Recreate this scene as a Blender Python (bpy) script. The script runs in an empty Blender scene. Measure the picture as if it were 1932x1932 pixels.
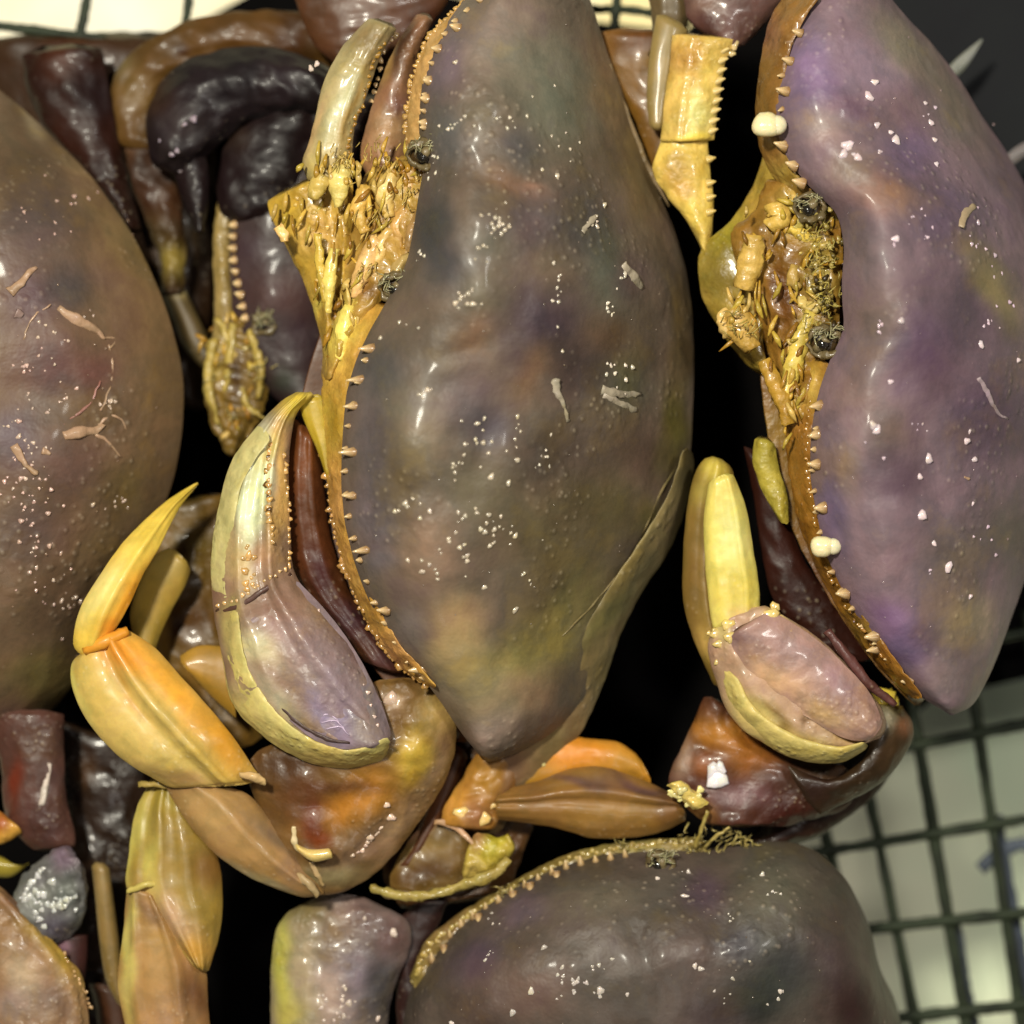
import bpy, math, random
import numpy as np
from mathutils import Vector, noise

random.seed(7); np.random.seed(7)
SC = bpy.context.scene
COL = SC.collection
S = 0.24 / 1932.0          # metres per drawing unit; the picture is 0.24 m across at z = 0
CAM = 5000.0               # camera height above z = 0 in drawing units

def W(p):
    """drawing units (x right, y down, z up) -> world metres"""
    p = np.atleast_2d(np.asarray(p, float))
    k = 1.0 - p[:, 2] / CAM
    return np.stack([(p[:, 0] - 966) * S * k, (966 - p[:, 1]) * S * k, p[:, 2] * S], 1)

# ------------------------------------------------------------------ camera, world, lamps
cam_d = bpy.data.cameras.new('camera'); cam = bpy.data.objects.new('camera', cam_d); COL.objects.link(cam)
cam.location = (0, 0, CAM * S)
cam_d.sensor_width = 36; cam_d.lens = 36 * CAM / 1932.0
cam_d.clip_start = 0.01; cam_d.clip_end = 10
cam_d.dof.use_dof = True; cam_d.dof.focus_distance = (CAM - 130) * S; cam_d.dof.aperture_fstop = 4.8
SC.camera = cam
SC.render.resolution_x = SC.render.resolution_y = 1024
wd = bpy.data.worlds.new('World'); SC.world = wd; wd.use_nodes = True
bg = wd.node_tree.nodes['Background']; bg.inputs[0].default_value = (0.9, 0.9, 0.95, 1); bg.inputs[1].default_value = 0.035
SC.view_settings.view_transform = 'Standard'; SC.view_settings.look = 'None'
SC.view_settings.exposure = 0; SC.view_settings.gamma = 1
SC.render.filter_size = 3.0

def lamp(name, loc, target, size, power, col):
    d = bpy.data.lights.new(name, 'AREA'); d.shape = 'DISK'; d.size = size; d.energy = power; d.color = col
    o = bpy.data.objects.new(name, d); COL.objects.link(o); o.location = loc
    o.rotation_euler = (Vector(target) - Vector(loc)).to_track_quat('-Z', 'Y').to_euler()
    return o
lamp('market_lamp', (-0.22, 0.28, 0.86), (0, 0, 0), 0.09, 11.6, (1.0, 0.95, 0.80))
lamp('stall_lamp', (0.35, 0.25, 0.85), (0, 0, 0), 0.10, 3.4, (1.0, 0.96, 0.88))
lamp('back_lamp', (0.05, -0.5, 0.9), (0, 0, 0), 0.25, 1.1, (1.0, 0.95, 0.88))

# ------------------------------------------------------------------ materials
def lin(c, k=1.0):
    c = np.array(c, float) / 255.0
    l = np.where(c <= 0.04045, c / 12.92, ((c + 0.055) / 1.055) ** 2.4)
    return np.clip(l * k, 0, 1)

def nodemat(name, build):
    m = bpy.data.materials.new(name); m.use_nodes = True
    nt = m.node_tree; b = nt.nodes['Principled BSDF']; build(nt, b); return m

def N(nt, t, **kw):
    n = nt.nodes.new(t)
    for k, v in kw.items():
        if k in n.inputs: n.inputs[k].default_value = v
        else: setattr(n, k, v)
    return n

def crab_mat(name, rough=0.3, mott=0.35, mscale=60, tint=(0.35, 0.22, 0.12), bump=0.3, bscale=260, gran=0.0, gscale=420, coat=0.3, sss=0.0, spec=0.36, var=0.45):
    def b(nt, p):
        L = nt.links
        tc = N(nt, 'ShaderNodeTexCoord')
        at = N(nt, 'ShaderNodeAttribute', attribute_name='Pigment')
        # broad mottle
        n1 = N(nt, 'ShaderNodeTexNoise', Scale=mscale, Detail=6.0, Roughness=0.68, Distortion=0.2); L.new(tc.outputs['Object'], n1.inputs['Vector'])
        r1 = N(nt, 'ShaderNodeMapRange'); r1.inputs[1].default_value = 0.42; r1.inputs[2].default_value = 0.68; r1.inputs[4].default_value = mott
        L.new(n1.outputs[0], r1.inputs[0])
        mul = N(nt, 'ShaderNodeMixRGB', blend_type='MULTIPLY'); mul.inputs[2].default_value = (*tint, 1)
        L.new(r1.outputs[0], mul.inputs[0]); L.new(at.outputs['Color'], mul.inputs[1])
        # pale freckles
        v = N(nt, 'ShaderNodeTexVoronoi', Scale=gscale); L.new(tc.outputs['Object'], v.inputs['Vector'])
        r2 = N(nt, 'ShaderNodeMapRange'); r2.inputs[1].default_value = 0.28; r2.inputs[2].default_value = 0.10; r2.inputs[4].default_value = 0.22
        L.new(v.outputs['Distance'], r2.inputs[0])
        n2 = N(nt, 'ShaderNodeTexNoise', Scale=mscale * 0.7, Detail=1.0); L.new(tc.outputs['Object'], n2.inputs['Vector'])
        r3 = N(nt, 'ShaderNodeMapRange'); r3.inputs[1].default_value = 0.5; r3.inputs[2].default_value = 0.65; L.new(n2.outputs[0], r3.inputs[0])
        mm = N(nt, 'ShaderNodeMath', operation='MULTIPLY'); L.new(r2.outputs[0], mm.inputs[0]); L.new(r3.outputs[0], mm.inputs[1])
        scr = N(nt, 'ShaderNodeMixRGB', blend_type='SCREEN'); scr.inputs[2].default_value = (0.42, 0.34, 0.26, 1)
        L.new(mm.outputs[0], scr.inputs[0]); L.new(mul.outputs[0], scr.inputs[1])
        n5 = N(nt, 'ShaderNodeTexNoise', Scale=mscale * 1.1, Detail=5.0, Roughness=0.65, Distortion=0.15); L.new(tc.outputs['Object'], n5.inputs['Vector'])
        sb = N(nt, 'ShaderNodeMixRGB', blend_type='MULTIPLY'); sb.inputs[0].default_value = 1
        cr = N(nt, 'ShaderNodeValToRGB'); e = cr.color_ramp.elements
        e[0].position = 0.33; e[0].color = (1 - var * .20, 1 - var * .34, 1 - var * .22, 1)
        e[1].position = 0.66; e[1].color = (1 + var * .10, 1 + var * .06, 1 - var * .40, 1)
        m1 = e.new(0.45); m1.color = (1.04, 1, .94, 1); m2 = e.new(0.55); m2.color = (1 - var * .30, 1 - var * .26, 1 - var * .32, 1)
        L.new(n5.outputs[0], cr.inputs[0]); L.new(scr.outputs[0], sb.inputs[1]); L.new(cr.outputs[0], sb.inputs[2])
        L.new(sb.outputs[0], p.inputs['Base Color'])
        # roughness
        rr = N(nt, 'ShaderNodeMapRange'); rr.inputs[3].default_value = rough - 0.08; rr.inputs[4].default_value = rough + 0.22
        n4 = N(nt, 'ShaderNodeTexNoise', Scale=mscale * 1.7, Detail=3.0); L.new(tc.outputs['Object'], n4.inputs['Vector'])
        L.new(n4.outputs[0], rr.inputs[0]); L.new(rr.outputs[0], p.inputs['Roughness'])
        # relief
        n3 = N(nt, 'ShaderNodeTexNoise', Scale=bscale, Detail=3.0, Roughness=0.55); L.new(tc.outputs['Object'], n3.inputs['Vector'])
        b1 = N(nt, 'ShaderNodeBump', Strength=bump, Distance=0.0012); L.new(n3.outputs[0], b1.inputs['Height'])
        v2 = N(nt, 'ShaderNodeTexVoronoi', Scale=gscale, feature='SMOOTH_F1'); L.new(tc.outputs['Object'], v2.inputs['Vector'])
        inv = N(nt, 'ShaderNodeMapRange'); inv.inputs[1].default_value = 0.0; inv.inputs[2].default_value = 0.45; inv.inputs[3].default_value = 1; inv.inputs[4].default_value = 0
        L.new(v2.outputs['Distance'], inv.inputs[0])
        hm = N(nt, 'ShaderNodeMath', operation='MULTIPLY'); L.new(inv.outputs[0], hm.inputs[0]); L.new(r3.outputs[0], hm.inputs[1])
        b2 = N(nt, 'ShaderNodeBump', Strength=gran, Distance=0.0006); L.new(hm.outputs[0], b2.inputs['Height']); L.new(b1.outputs[0], b2.inputs['Normal'])
        L.new(b2.outputs[0], p.inputs['Normal'])
        p.inputs['Coat Weight'].default_value = coat; p.inputs['Coat Roughness'].default_value = 0.12
        p.inputs['Specular IOR Level'].default_value = spec
        if sss:
            p.inputs['Subsurface Weight'].default_value = sss; p.inputs['Subsurface Radius'].default_value = (1, 0.5, 0.15)
            p.inputs['Subsurface Scale'].default_value = 0.004
    return nodemat(name, b)

M_SHELL = crab_mat('wet_crab_shell', rough=0.42, mott=0.5, mscale=50, tint=(0.52, 0.45, 0.42), bump=0.4, bscale=170, gran=0.45, gscale=420, coat=0.05, spec=0.26, var=0.55)
M_HORN = crab_mat('yellow_leg_shell', rough=0.40, mott=0.4, mscale=75, tint=(0.72, 0.58, 0.36), bump=0.22, bscale=150, gran=0.15, gscale=500, coat=0.1, sss=0.05)
M_CLAW = crab_mat('claw_shell', rough=0.38, mott=0.5, mscale=110, tint=(0.6, 0.46, 0.36), bump=0.4, bscale=220, gran=0.4, gscale=600, coat=0.14)
M_FACE = crab_mat('mouth_shell', rough=0.36, mott=0.6, mscale=150, tint=(0.5, 0.36, 0.16), bump=0.55, bscale=300, gran=0.3, gscale=700, coat=0.2)
M_PALE = crab_mat('pale_granule', rough=0.22, mott=0.2, mscale=300, tint=(0.8, 0.6, 0.4), bump=0.1, bscale=500, coat=0.5, sss=0.1)
def eyeb(nt, p):
    p.inputs['Base Color'].default_value = (0.012, 0.010, 0.007, 1); p.inputs['Roughness'].default_value = 0.15; p.inputs['Coat Weight'].default_value = 0.6
M_EYE = nodemat('glossy_black_eye', eyeb)
def simple(name, c, rough, nscale=40, amt=0.4, c2=None, bump=0.2, spec=0.5):
    def b(nt, p):
        L = nt.links; tc = N(nt, 'ShaderNodeTexCoord')
        n = N(nt, 'ShaderNodeTexNoise', Scale=nscale, Detail=5.0); L.new(tc.outputs['Object'], n.inputs['Vector'])
        mx = N(nt, 'ShaderNodeMixRGB'); mx.inputs[1].default_value = (*c, 1); mx.inputs[2].default_value = (*(c2 or [v * (1 - amt) for v in c]), 1)
        r = N(nt, 'ShaderNodeMapRange'); r.inputs[1].default_value = 0.35; r.inputs[2].default_value = 0.65; L.new(n.outputs[0], r.inputs[0])
        L.new(r.outputs[0], mx.inputs[0]); L.new(mx.outputs[0], p.inputs['Base Color'])
        bp = N(nt, 'ShaderNodeBump', Strength=bump, Distance=0.001); L.new(n.outputs[0], bp.inputs['Height']); L.new(bp.outputs[0], p.inputs['Normal'])
        p.inputs['Roughness'].default_value = rough; p.inputs['Specular IOR Level'].default_value = spec
    return nodemat(name, b)
M_WIRE = simple('green_coated_wire', (0.022, 0.032, 0.014), 0.6, 120, 0.6, None, 0.5, 0.3)
M_VOID = simple('black_void_fill', (0.0025, 0.002, 0.002), 0.9, 60, 0.5, None, 0.2, 0.06)  # near-black so the gaps in the pile read as deep shade
M_NET = simple('dark_grey_plastic', (0.009, 0.010, 0.011), 0.8, 30, 0.4, (0.008, 0.008, 0.010), 0.2, 0.15)
M_FLOOR = simple('pale_painted_floor', (0.92, 0.84, 0.62), 0.6, 9, 0.2, (0.70, 0.80, 0.56), 0.1)
M_PAPER = simple('white_paper', (0.85, 0.84, 0.76), 0.6, 14, 0.2, (0.85, 0.72, 0.35), 0.1)

# ------------------------------------------------------------------ mesh helpers
def spl(pts, n):
    """Catmull-Rom through pts, n+1 samples evenly along the arc"""
    P = np.array(pts, float)
    if len(P) == 2:
        t = np.linspace(0, 1, n + 1)[:, None]; return P[0] * (1 - t) + P[1] * t
    E = np.vstack([2 * P[0] - P[1], P, 2 * P[-1] - P[-2]]); out = []
    for i in range(len(P) - 1):
        a, b, c, d = E[i:i + 4]
        for k in range(16):
            t = k / 16.0
            out.append(0.5 * (2 * b + (c - a) * t + (2 * a - 5 * b + 4 * c - d) * t * t + (3 * b - a - 3 * c + d) * t ** 3))
    out.append(P[-1]); out = np.array(out)
    s = np.r_[0, np.cumsum(np.linalg.norm(np.diff(out, axis=0), axis=1))]; s /= s[-1]
    t = np.linspace(0, 1, n + 1)
    return np.stack([np.interp(t, s, out[:, k]) for k in range(out.shape[1])], 1)

def prof(v, t):
    if np.isscalar(v): return np.full_like(t, float(v))
    v = np.array(v, float); return np.interp(t, np.linspace(0, 1, len(v)), v)

def vnoise(P, sc, seed=0.0):
    return np.array([noise.noise(Vector((p[0] / sc + seed, p[1] / sc - seed * 0.7, p[2] / sc))) for p in P])

def paint(P, base, spots, k=1.0, warp=18):
    des = lambda q: [0.86 * v + 0.14 * (0.3 * q[0] + 0.59 * q[1] + 0.11 * q[2]) for v in q]
    base = des(base); spots = [(s[0], s[1], s[2], des(s[3]), (s[4] if len(s) > 4 else 0.85)) for s in spots]
    c = np.tile(lin(base, k), (len(P), 1))
    if spots:
        wx = vnoise(P, 70, 3.1) * warp; wy = vnoise(P, 70, 9.7) * warp
        X = P[:, 0] + wx; Y = P[:, 1] + wy
        for s in spots:
            x, y, r, col = s[:4]; a = s[4] if len(s) > 4 else 0.9
            if np.isscalar(r): d2 = ((X - x) ** 2 + (Y - y) ** 2) / r ** 2
            else:
                th = math.radians(r[2]); dx, dy = X - x, Y - y
                u = dx * math.cos(th) + dy * math.sin(th); v = -dx * math.sin(th) + dy * math.cos(th)
                d2 = (u / r[0]) ** 2 + (v / r[1]) ** 2
            w = (a * np.exp(-d2 ** 1.3))[:, None]
            c = c * (1 - w) + lin(col, k) * w
    return c

def link_mesh(name, P, F, mat, cols, parent=None, smooth=True):
    Wp = W(P); ctr = Wp.mean(0)
    me = bpy.data.meshes.new(name); me.from_pydata((Wp - ctr).tolist(), [], F); me.update()
    if cols is not None:
        a = me.color_attributes.new('Pigment', 'FLOAT_COLOR', 'POINT')
        a.data.foreach_set('color', np.hstack([cols, np.ones((len(cols), 1))]).astype(np.float32).ravel())
    if smooth: me.polygons.foreach_set('use_smooth', [True] * len(me.polygons))
    me.materials.append(mat)
    o = bpy.data.objects.new(name, me); COL.objects.link(o)
    o['wc'] = ctr.tolist()
    if parent is not None:
        o.parent = parent; o.location = Vector(ctr) - Vector(parent['wc'])
    else: o.location = ctr
    return o

SURF = {}
def strip(name, L, R, parent, col, spots=(), z=0, zR=None, H=30, Hb=None, p=2.2, q=1.25, nt=40, nu=18, cap=0.03, capb=None, mat=None, under=None,
          ridges=(), lumps=(), rough=0.0, rscale=30, k=0.85, skew=0.0, label=None, both=False):
    """a closed solid between two traced edges: L and R run the same way, z/zR heights of the edges, H and Hb the thickness above and below"""
    mat = mat or M_HORN
    l, r = spl(L, nt), spl(R, nt); t = np.linspace(0, 1, nt + 1)
    zl = prof(z, t); zr = prof(z if zR is None else zR, t)
    h = prof(H, t) * (0.85 if mat is not M_SHELL else 1.0); hb = prof(H if Hb is None else Hb, t)
    capb = cap if capb is None else capb
    e = np.ones_like(t)
    if cap: e = np.minimum(e, np.sqrt(np.clip(1 - ((cap - np.minimum(t, cap)) / cap) ** 2, 0, 1)))
    if capb: e = np.minimum(e, np.sqrt(np.clip(1 - ((capb - np.minimum(1 - t, capb)) / capb) ** 2, 0, 1)))
    vs = []; us = []
    for j in range(nu + 1): us.append((-math.cos(math.pi * j / nu), 1))
    for j in range(1, nu): us.append((math.cos(math.pi * j / nu), -1))
    m = len(us); P = []; top = []
    for (u, sd) in us:
        f = (1 - abs(u) ** p) ** (1 / q)
        if skew: f *= (1 + skew * u)
        xy = (l * (1 - u) + r * (1 + u)) / 2
        if cap or capb:
            mid = (l + r) / 2; xy = mid + (xy - mid) * (0.5 + 0.5 * e[:, None]) if (cap or capb) else xy
        zz = (zl * (1 - u) + zr * (1 + u)) / 2
        if sd > 0:
            zz = zz + h * e * f
            for (u0, amp, w) in ridges: zz = zz + amp * e * math.exp(-((u - u0) / w) ** 2) * min(1, f * 2)
        else: zz = zz - hb * e * f
        P.append(np.column_stack([xy, zz])); top.append(np.full(nt + 1, 1.0 if sd > 0 else 0.0))
    P = np.stack(P, 1).reshape(-1, 3); top = np.stack(top, 1).ravel(); uu = np.tile([x[0] for x in us], nt + 1)
    for (x, y, rad, amp) in lumps:
        if np.isscalar(rad): d2 = ((P[:, 0] - x) ** 2 + (P[:, 1] - y) ** 2) / rad ** 2
        else:
            th = math.radians(rad[2]); dx, dy = P[:, 0] - x, P[:, 1] - y
            d2 = ((dx * math.cos(th) + dy * math.sin(th)) / rad[0]) ** 2 + ((-dx * math.sin(th) + dy * math.cos(th)) / rad[1]) ** 2
        P[:, 2] += top * amp * .7 * np.exp(-d2) * (1 - uu ** 6)
    if mat is M_HORN:
        P[:, 2] += top * 2.2 * vnoise(np.column_stack([uu * 60, P[:, 1] * .12, P[:, 0] * .12]), 10, 2.2)
    if rough:
        P[:, 2] += rough * (vnoise(P, rscale, 1.3) + 0.6 * vnoise(P, rscale * 0.45, 5.2)) * (1 - uu ** 8)
        P[:, 0] += rough * 0.35 * vnoise(P, rscale * 0.7, 7.7); P[:, 1] += rough * 0.35 * vnoise(P, rscale * 0.7, 11.7)
    F = []
    for i in range(nt):
        for j in range(m):
            a = i * m + j; b = i * m + (j + 1) % m
            F.append((a, b, b + m, a + m))
    F.append(tuple(range(m))[::-1]); F.append(tuple(range(nt * m, nt * m + m)))
    cols = paint(P, col, spots, k)
    if under is not None:
        w = (1 - top)[:, None]; cols = cols * (1 - w) + lin(under, k) * w
    o = link_mesh(name, P, F, mat, cols, parent)
    if label: o['label'] = label
    T = P[top > 0]; SURF[o.name] = T
    return o

def surf(o, x, y):
    T = SURF[o.name]; d = (T[:, 0] - x) ** 2 + (T[:, 1] - y) ** 2
    i = np.argsort(d)[:3]; w = 1 / (d[i] + 1); return float((T[i, 2] * w).sum() / w.sum())

def tube(name, pts, rad, parent, col, mat=None, n=8, seg=None, k=0.85, flat=1.0, rough=0.0, label=None):
    seg = seg or max(4, len(pts) * 4)
    C = spl(pts, seg); t = np.linspace(0, 1, seg + 1); R = prof(rad, t); P = []; F = []
    for i in range(seg + 1):
        a = C[max(0, i - 1)]; b = C[min(seg, i + 1)]; d = (b - a) / (np.linalg.norm(b - a) + 1e-9)
        up = np.array([0, 0, 1.0]) if abs(d[2]) < 0.9 else np.array([1.0, 0, 0])
        s = np.cross(d, up); s /= np.linalg.norm(s); w = np.cross(s, d)
        for j in range(n):
            an = 2 * math.pi * j / n; P.append(C[i] + R[i] * (math.cos(an) * s + flat * math.sin(an) * w))
    P = np.array(P)
    if rough: P += rough * np.stack([vnoise(P, 12, 1), vnoise(P, 12, 4), vnoise(P, 12, 8)], 1)
    for i in range(seg):
        for j in range(n):
            a = i * n + j; b = i * n + (j + 1) % n; F.append((a, b, b + n, a + n))
    F.append(tuple(range(n))[::-1]); F.append(tuple(range(seg * n, seg * n + n)))
    if name is None: return P, F
    o = link_mesh(name, P, F, mat or M_HORN, paint(P, col, (), k), parent)
    if label: o['label'] = label
    return o

def join(name, parts, mat, cols, parent, stuff=False, smooth=True):
    P = []; F = []; C = []; n = 0
    for (p_, f_), c in zip(parts, cols):
        P.append(p_); F += [tuple(i + n for i in q) for q in f_]; C.append(np.tile(c, (len(p_), 1))); n += len(p_)
    o = link_mesh(name, np.vstack(P), F, mat, np.vstack(C), parent, smooth)
    if stuff: o['kind'] = 'stuff'
    return o

def ball(x, y, z, r, rz=None, n=8, rings=5, irr=0.0):
    P = []; F = []; rz = rz or r
    ph0 = random.random() * 6
    for i in range(rings + 1):
        a = math.pi * i / rings
        for j in range(n):
            b = 2 * math.pi * j / n; rr = r * (1 + irr * math.sin(3 * b + ph0))
            P.append((x + rr * math.sin(a) * math.cos(b), y + rr * math.sin(a) * math.sin(b), z + rz * math.cos(a)))
    for i in range(rings):
        for j in range(n):
            a = i * n + j; b = i * n + (j + 1) % n; F.append((a, a + n, b + n, b))
    return np.array(P), F

def thorn(x, y, z, dx, dy, dz, r):
    return tube(None, [(x - dx * .35, y - dy * .35, z - dz * .2), (x, y, z), (x + dx * .6, y + dy * .6, z + dz * .7), (x + dx, y + dy, z + dz)], [r * 1.7, r * 1.35, r * .75, r * .2], None, None, n=7, seg=6)

def teeth(shell, pts, dxy, col=(225, 185, 160), r=7, lift=2, k=0.85, name='tooth'):
    col = (218, 190, 142); r = r * .9
    for (x, y) in pts:
        dx, dy = dxy if not callable(dxy) else dxy(x, y)
        z = surf(shell, x, y) + lift; s = random.uniform(.8, 1.2)
        P, F = thorn(x, y, z, dx * s, dy * s + random.uniform(-3, 3), 8, r * random.uniform(.85, 1.15))
        link_mesh(name, P, F, M_PALE, (lambda w: lin((150, 118, 80), k) * (1 - w) + lin(col, k) * w)(np.clip(np.linspace(-.3, 1.4, len(P)), 0, 1)[:, None]), shell)

def granules_and_glints(o, pts, col, r=(3, 6), name='granules_and_glints', k=0.85, sink=0.3, parent=None, jit=3, mat=None):  # bead clusters; the whitish ones on shells carry wet highlights in their colour
    parts = []; cols = []
    for q in pts:
        x, y = q[:2]; rr = random.uniform(*r) * (q[2] if len(q) > 2 else 1)
        x += random.uniform(-jit, jit); y += random.uniform(-jit, jit)
        if o.name.startswith('carapace') and ((SURF[o.name][:, 0] - x) ** 2 + (SURF[o.name][:, 1] - y) ** 2).min() > 160: continue
        P_, F_ = ball(0, 0, 0, rr, rr * .42, n=9, rings=6, irr=.2); th = random.uniform(0, 3.14); e_ = random.uniform(1, 1.35); X_ = P_[:, 0] * e_; Y_ = P_[:, 1] / e_ ** .4; P_ = np.stack([x + X_ * math.cos(th) - Y_ * math.sin(th), y + X_ * math.sin(th) + Y_ * math.cos(th), surf(o, x, y) + rr * (sink * .4 - .15) + P_[:, 2]], 1); parts.append((P_, F_)); cols.append(lin(col, k * random.uniform(.75, 1.1)))
    return join(name, parts, mat or M_PALE, cols, parent or o, stuff=True)

def along(pts, n): return [tuple(p) for p in spl(pts, n)]
def cluster(x, y, sx, sy, n, rot=0):
    out = []; c, s = math.cos(math.radians(rot)), math.sin(math.radians(rot))
    for _ in range(n):
        a, b = random.gauss(0, sx), random.gauss(0, sy); out.append((x + a * c - b * s, y + a * s + b * c, random.uniform(.6, 1.3)))
    return out

def bristles(name, spots, parent, col, n=40, ln=(14, 30), r=1.6, z=80, dirn=None, k=0.85):
    parts = []; cols = []
    for _ in range(n):
        x, y, sp = random.choice(spots); x += random.gauss(0, sp); y += random.gauss(0, sp)
        a = random.uniform(0, 6.28) if dirn is None else math.radians(dirn + random.gauss(0, 25)); l = random.uniform(*ln)
        x2, y2 = x + math.cos(a) * l, y + math.sin(a) * l; b = random.uniform(-8, 8); zz = z(x, y) if callable(z) else z
        parts.append(tube(None, [(x, y, zz - 6), ((x + x2) / 2 + b, (y + y2) / 2 - b, zz + 8), (x2, y2, zz + random.uniform(0, 10))], [r, r * .8, r * .3], None, None, n=5, seg=5))
        cols.append(lin(col, k * random.uniform(.6, 1.1)))
    o = join(name, parts, M_PALE, cols, parent, stuff=True); return o

def thing(name, x, y, z, label, cat, group=None):
    o = bpy.data.objects.new(name, None); COL.objects.link(o); w = W((x, y, z))[0]
    o.location = w; o['wc'] = w.tolist(); o['label'] = label; o['category'] = cat; o.empty_display_size = .01
    if group: o['group'] = group
    return o

def eye(par, x, y, z, r=20, ang=0):
    """socket ring, stalk and eyeball"""
    a = [(x + r * 1.25 * math.cos(q), y + r * 1.0 * math.sin(q), z + 4 * math.sin(2 * q)) for q in np.linspace(0, 2 * math.pi, 13)]
    sock = tube('eye_socket', a, [4, 6, 8, 5, 3, 6, 8, 5, 4], par, (112, 96, 62), M_FACE, n=8, seg=30, rough=8)
    P, F = ball(x, y, z - 16, r * 1.15, 12, n=14, rings=6); link_mesh('socket_floor', P, F, M_FACE, np.tile(lin((70, 52, 25), .7), (len(P), 1)), sock)
    P, F = ball(x - 3, y + 3, z + 2, r * .52, r * .5, n=16, rings=10); link_mesh('eyeball', P, F, M_EYE, None, sock)
    tube('eye_stalk', [(x + r * .9 * math.cos(ang), y + r * .9 * math.sin(ang), z - 6), (x + r * .2, y - r * .3, z + 6), (x - r * .1, y, z - 2)], [r * .34, r * .38, r * .42], sock, (120, 105, 70), M_FACE, rough=3)
    bristles('eye_bristles', [(x - r * .7, y - r * .5, 5), (x + r * .6, y - r * .8, 5)], sock, (176, 170, 130), n=26, ln=(8, 22), r=1.5, z=z + 6)
    return sock

CR = 'live crabs piled in the wire crate'
# ================================================================== SETTING
def slab(name, pts, z, th, mat, kind=None, label=None, cat=None, parent=None):
    n = len(pts); P = np.array([(x, y, z) for x, y in pts] + [(x, y, z - th) for x, y in pts], float)
    F = [tuple(range(n))[::-1], tuple(range(n, 2 * n))] + [(i, (i + 1) % n, n + (i + 1) % n, n + i) for i in range(n)]
    o = link_mesh(name, P, F, mat, None, parent, smooth=False)
    if kind: o['kind'] = kind
    if label: o['label'] = label
    if cat: o['category'] = cat
    return o
slab('floor', [(-5000, -5000), (7000, -5000), (7000, 7000), (-5000, 7000)], -1350, 60, M_FLOOR, kind='structure')
slab('paper_sheet', [(-400, -500), (1500, -500), (1560, 330), (-420, 330)], -1200, 6, M_PAPER, label='white paper with a yellow patch lying under the crate behind the top crabs', cat='paper')
crate = thing('wire_crate', 966, 966, -560, 'dark green coated wire mesh crate holding all the crabs, pale floor showing through', 'crate')
slab('black_void_liner', [(-300, 70), (170, 82), (340, 62), (560, -60), (1120, 40), (1290, 60), (1700, -300), (2500, -300), (2500, 1150), (1760, 1320), (1480, 1560), (1560, 1760), (1690, 2400), (-300, 2400)], -600, 12, M_VOID, parent=crate)  # invented black sheet standing in for the shade between the crabs
def wire(pts, r, par=crate): return tube('wire', pts, [r * random.uniform(.85, 1.15) for _ in range(7)], par, (0, 0, 0), M_WIRE, n=8, seg=40, rough=2.2)
ZW = -420
for a, b, c in [((1470, 1240), (1549, 1540), (1600, 1760)), ((1590, 1240), (1636, 1480), (1740, 1990)), ((1700, 1200), (1722, 1335), (1832, 1990)), ((1815, 1150), (1842, 1350), (1935, 1990)), ((1935, 1150), (1962, 1350), (2040, 1990))]:
    wire([(*a, ZW), (*b, ZW - 3), (*c, ZW)], 11.5)
for a, b, c in [((1380, 1255), (1704, 1225), (2040, 1180)), ((1380, 1480), (1704, 1412), (2040, 1345)), ((1400, 1632), (1700, 1583), (2040, 1530)), ((1480, 1772), (1740, 1742), (2040, 1712)), ((1500, 1945), (1745, 1915), (2040, 1885))]:
    wire([(*a, ZW + 15), (*b, ZW + 13), (*c, ZW + 15)], 10.5)
for pts in [[(172, -60), (158, 30), (140, 110)], [(365, -60), (350, 40), (330, 130)], [(-60, 44), (60, 56), (200, 74)],  [(30, -60), (420, -30), (700, -40)], [(1100, 18), (1200, 20), (1300, 45)], [(1170, -60), (1160, 40), (1150, 90)]]:
    wire([(x, y, -300) for x, y in pts], 9)
M_BLUE = simple('blue_grey_coating', (0.055, 0.07, 0.095), 0.7, 60, 0.4)  # bluish smear at the lower right, drawn as blue-grey tubes
for pts in [[(1800, 1738), (1818, 1850), (1846, 1990)], [(1880, 1540), (1896, 1640), (1925, 1800), (1950, 1980)], [(1850, 1640), (1900, 1600), (1990, 1590)]]:
    o_ = tube('blue_grey_wire', [(x, y, ZW - 60) for x, y in pts], 13, crate, (0, 0, 0), M_BLUE, n=8, seg=24, rough=5, flat=.5); o_['label'] = 'blue grey stretch of wire'
# dark plastic crate wall at the upper right with a splinter of pale plastic
wall = slab('crate_wall', [(1600, -200), (2300, -200), (2300, 900), (1900, 900), (1650, 200)], -330, 20, M_NET, parent=crate)
strip('splinter', [(1765, 158), (1800, 115), (1853, 72)], [(1778, 168), (1822, 128), (1855, 76)], crate, (118, 122, 115), z=-200, H=6, label='pale plastic splinter sticking out of the dark crate wall', k=.8)
strip('splinter', [(1890, 300), (1920, 275), (1960, 255)], [(1905, 318), (1935, 295), (1975, 270)], crate, (105, 98, 100), z=-200, H=6, k=.8)

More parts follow.
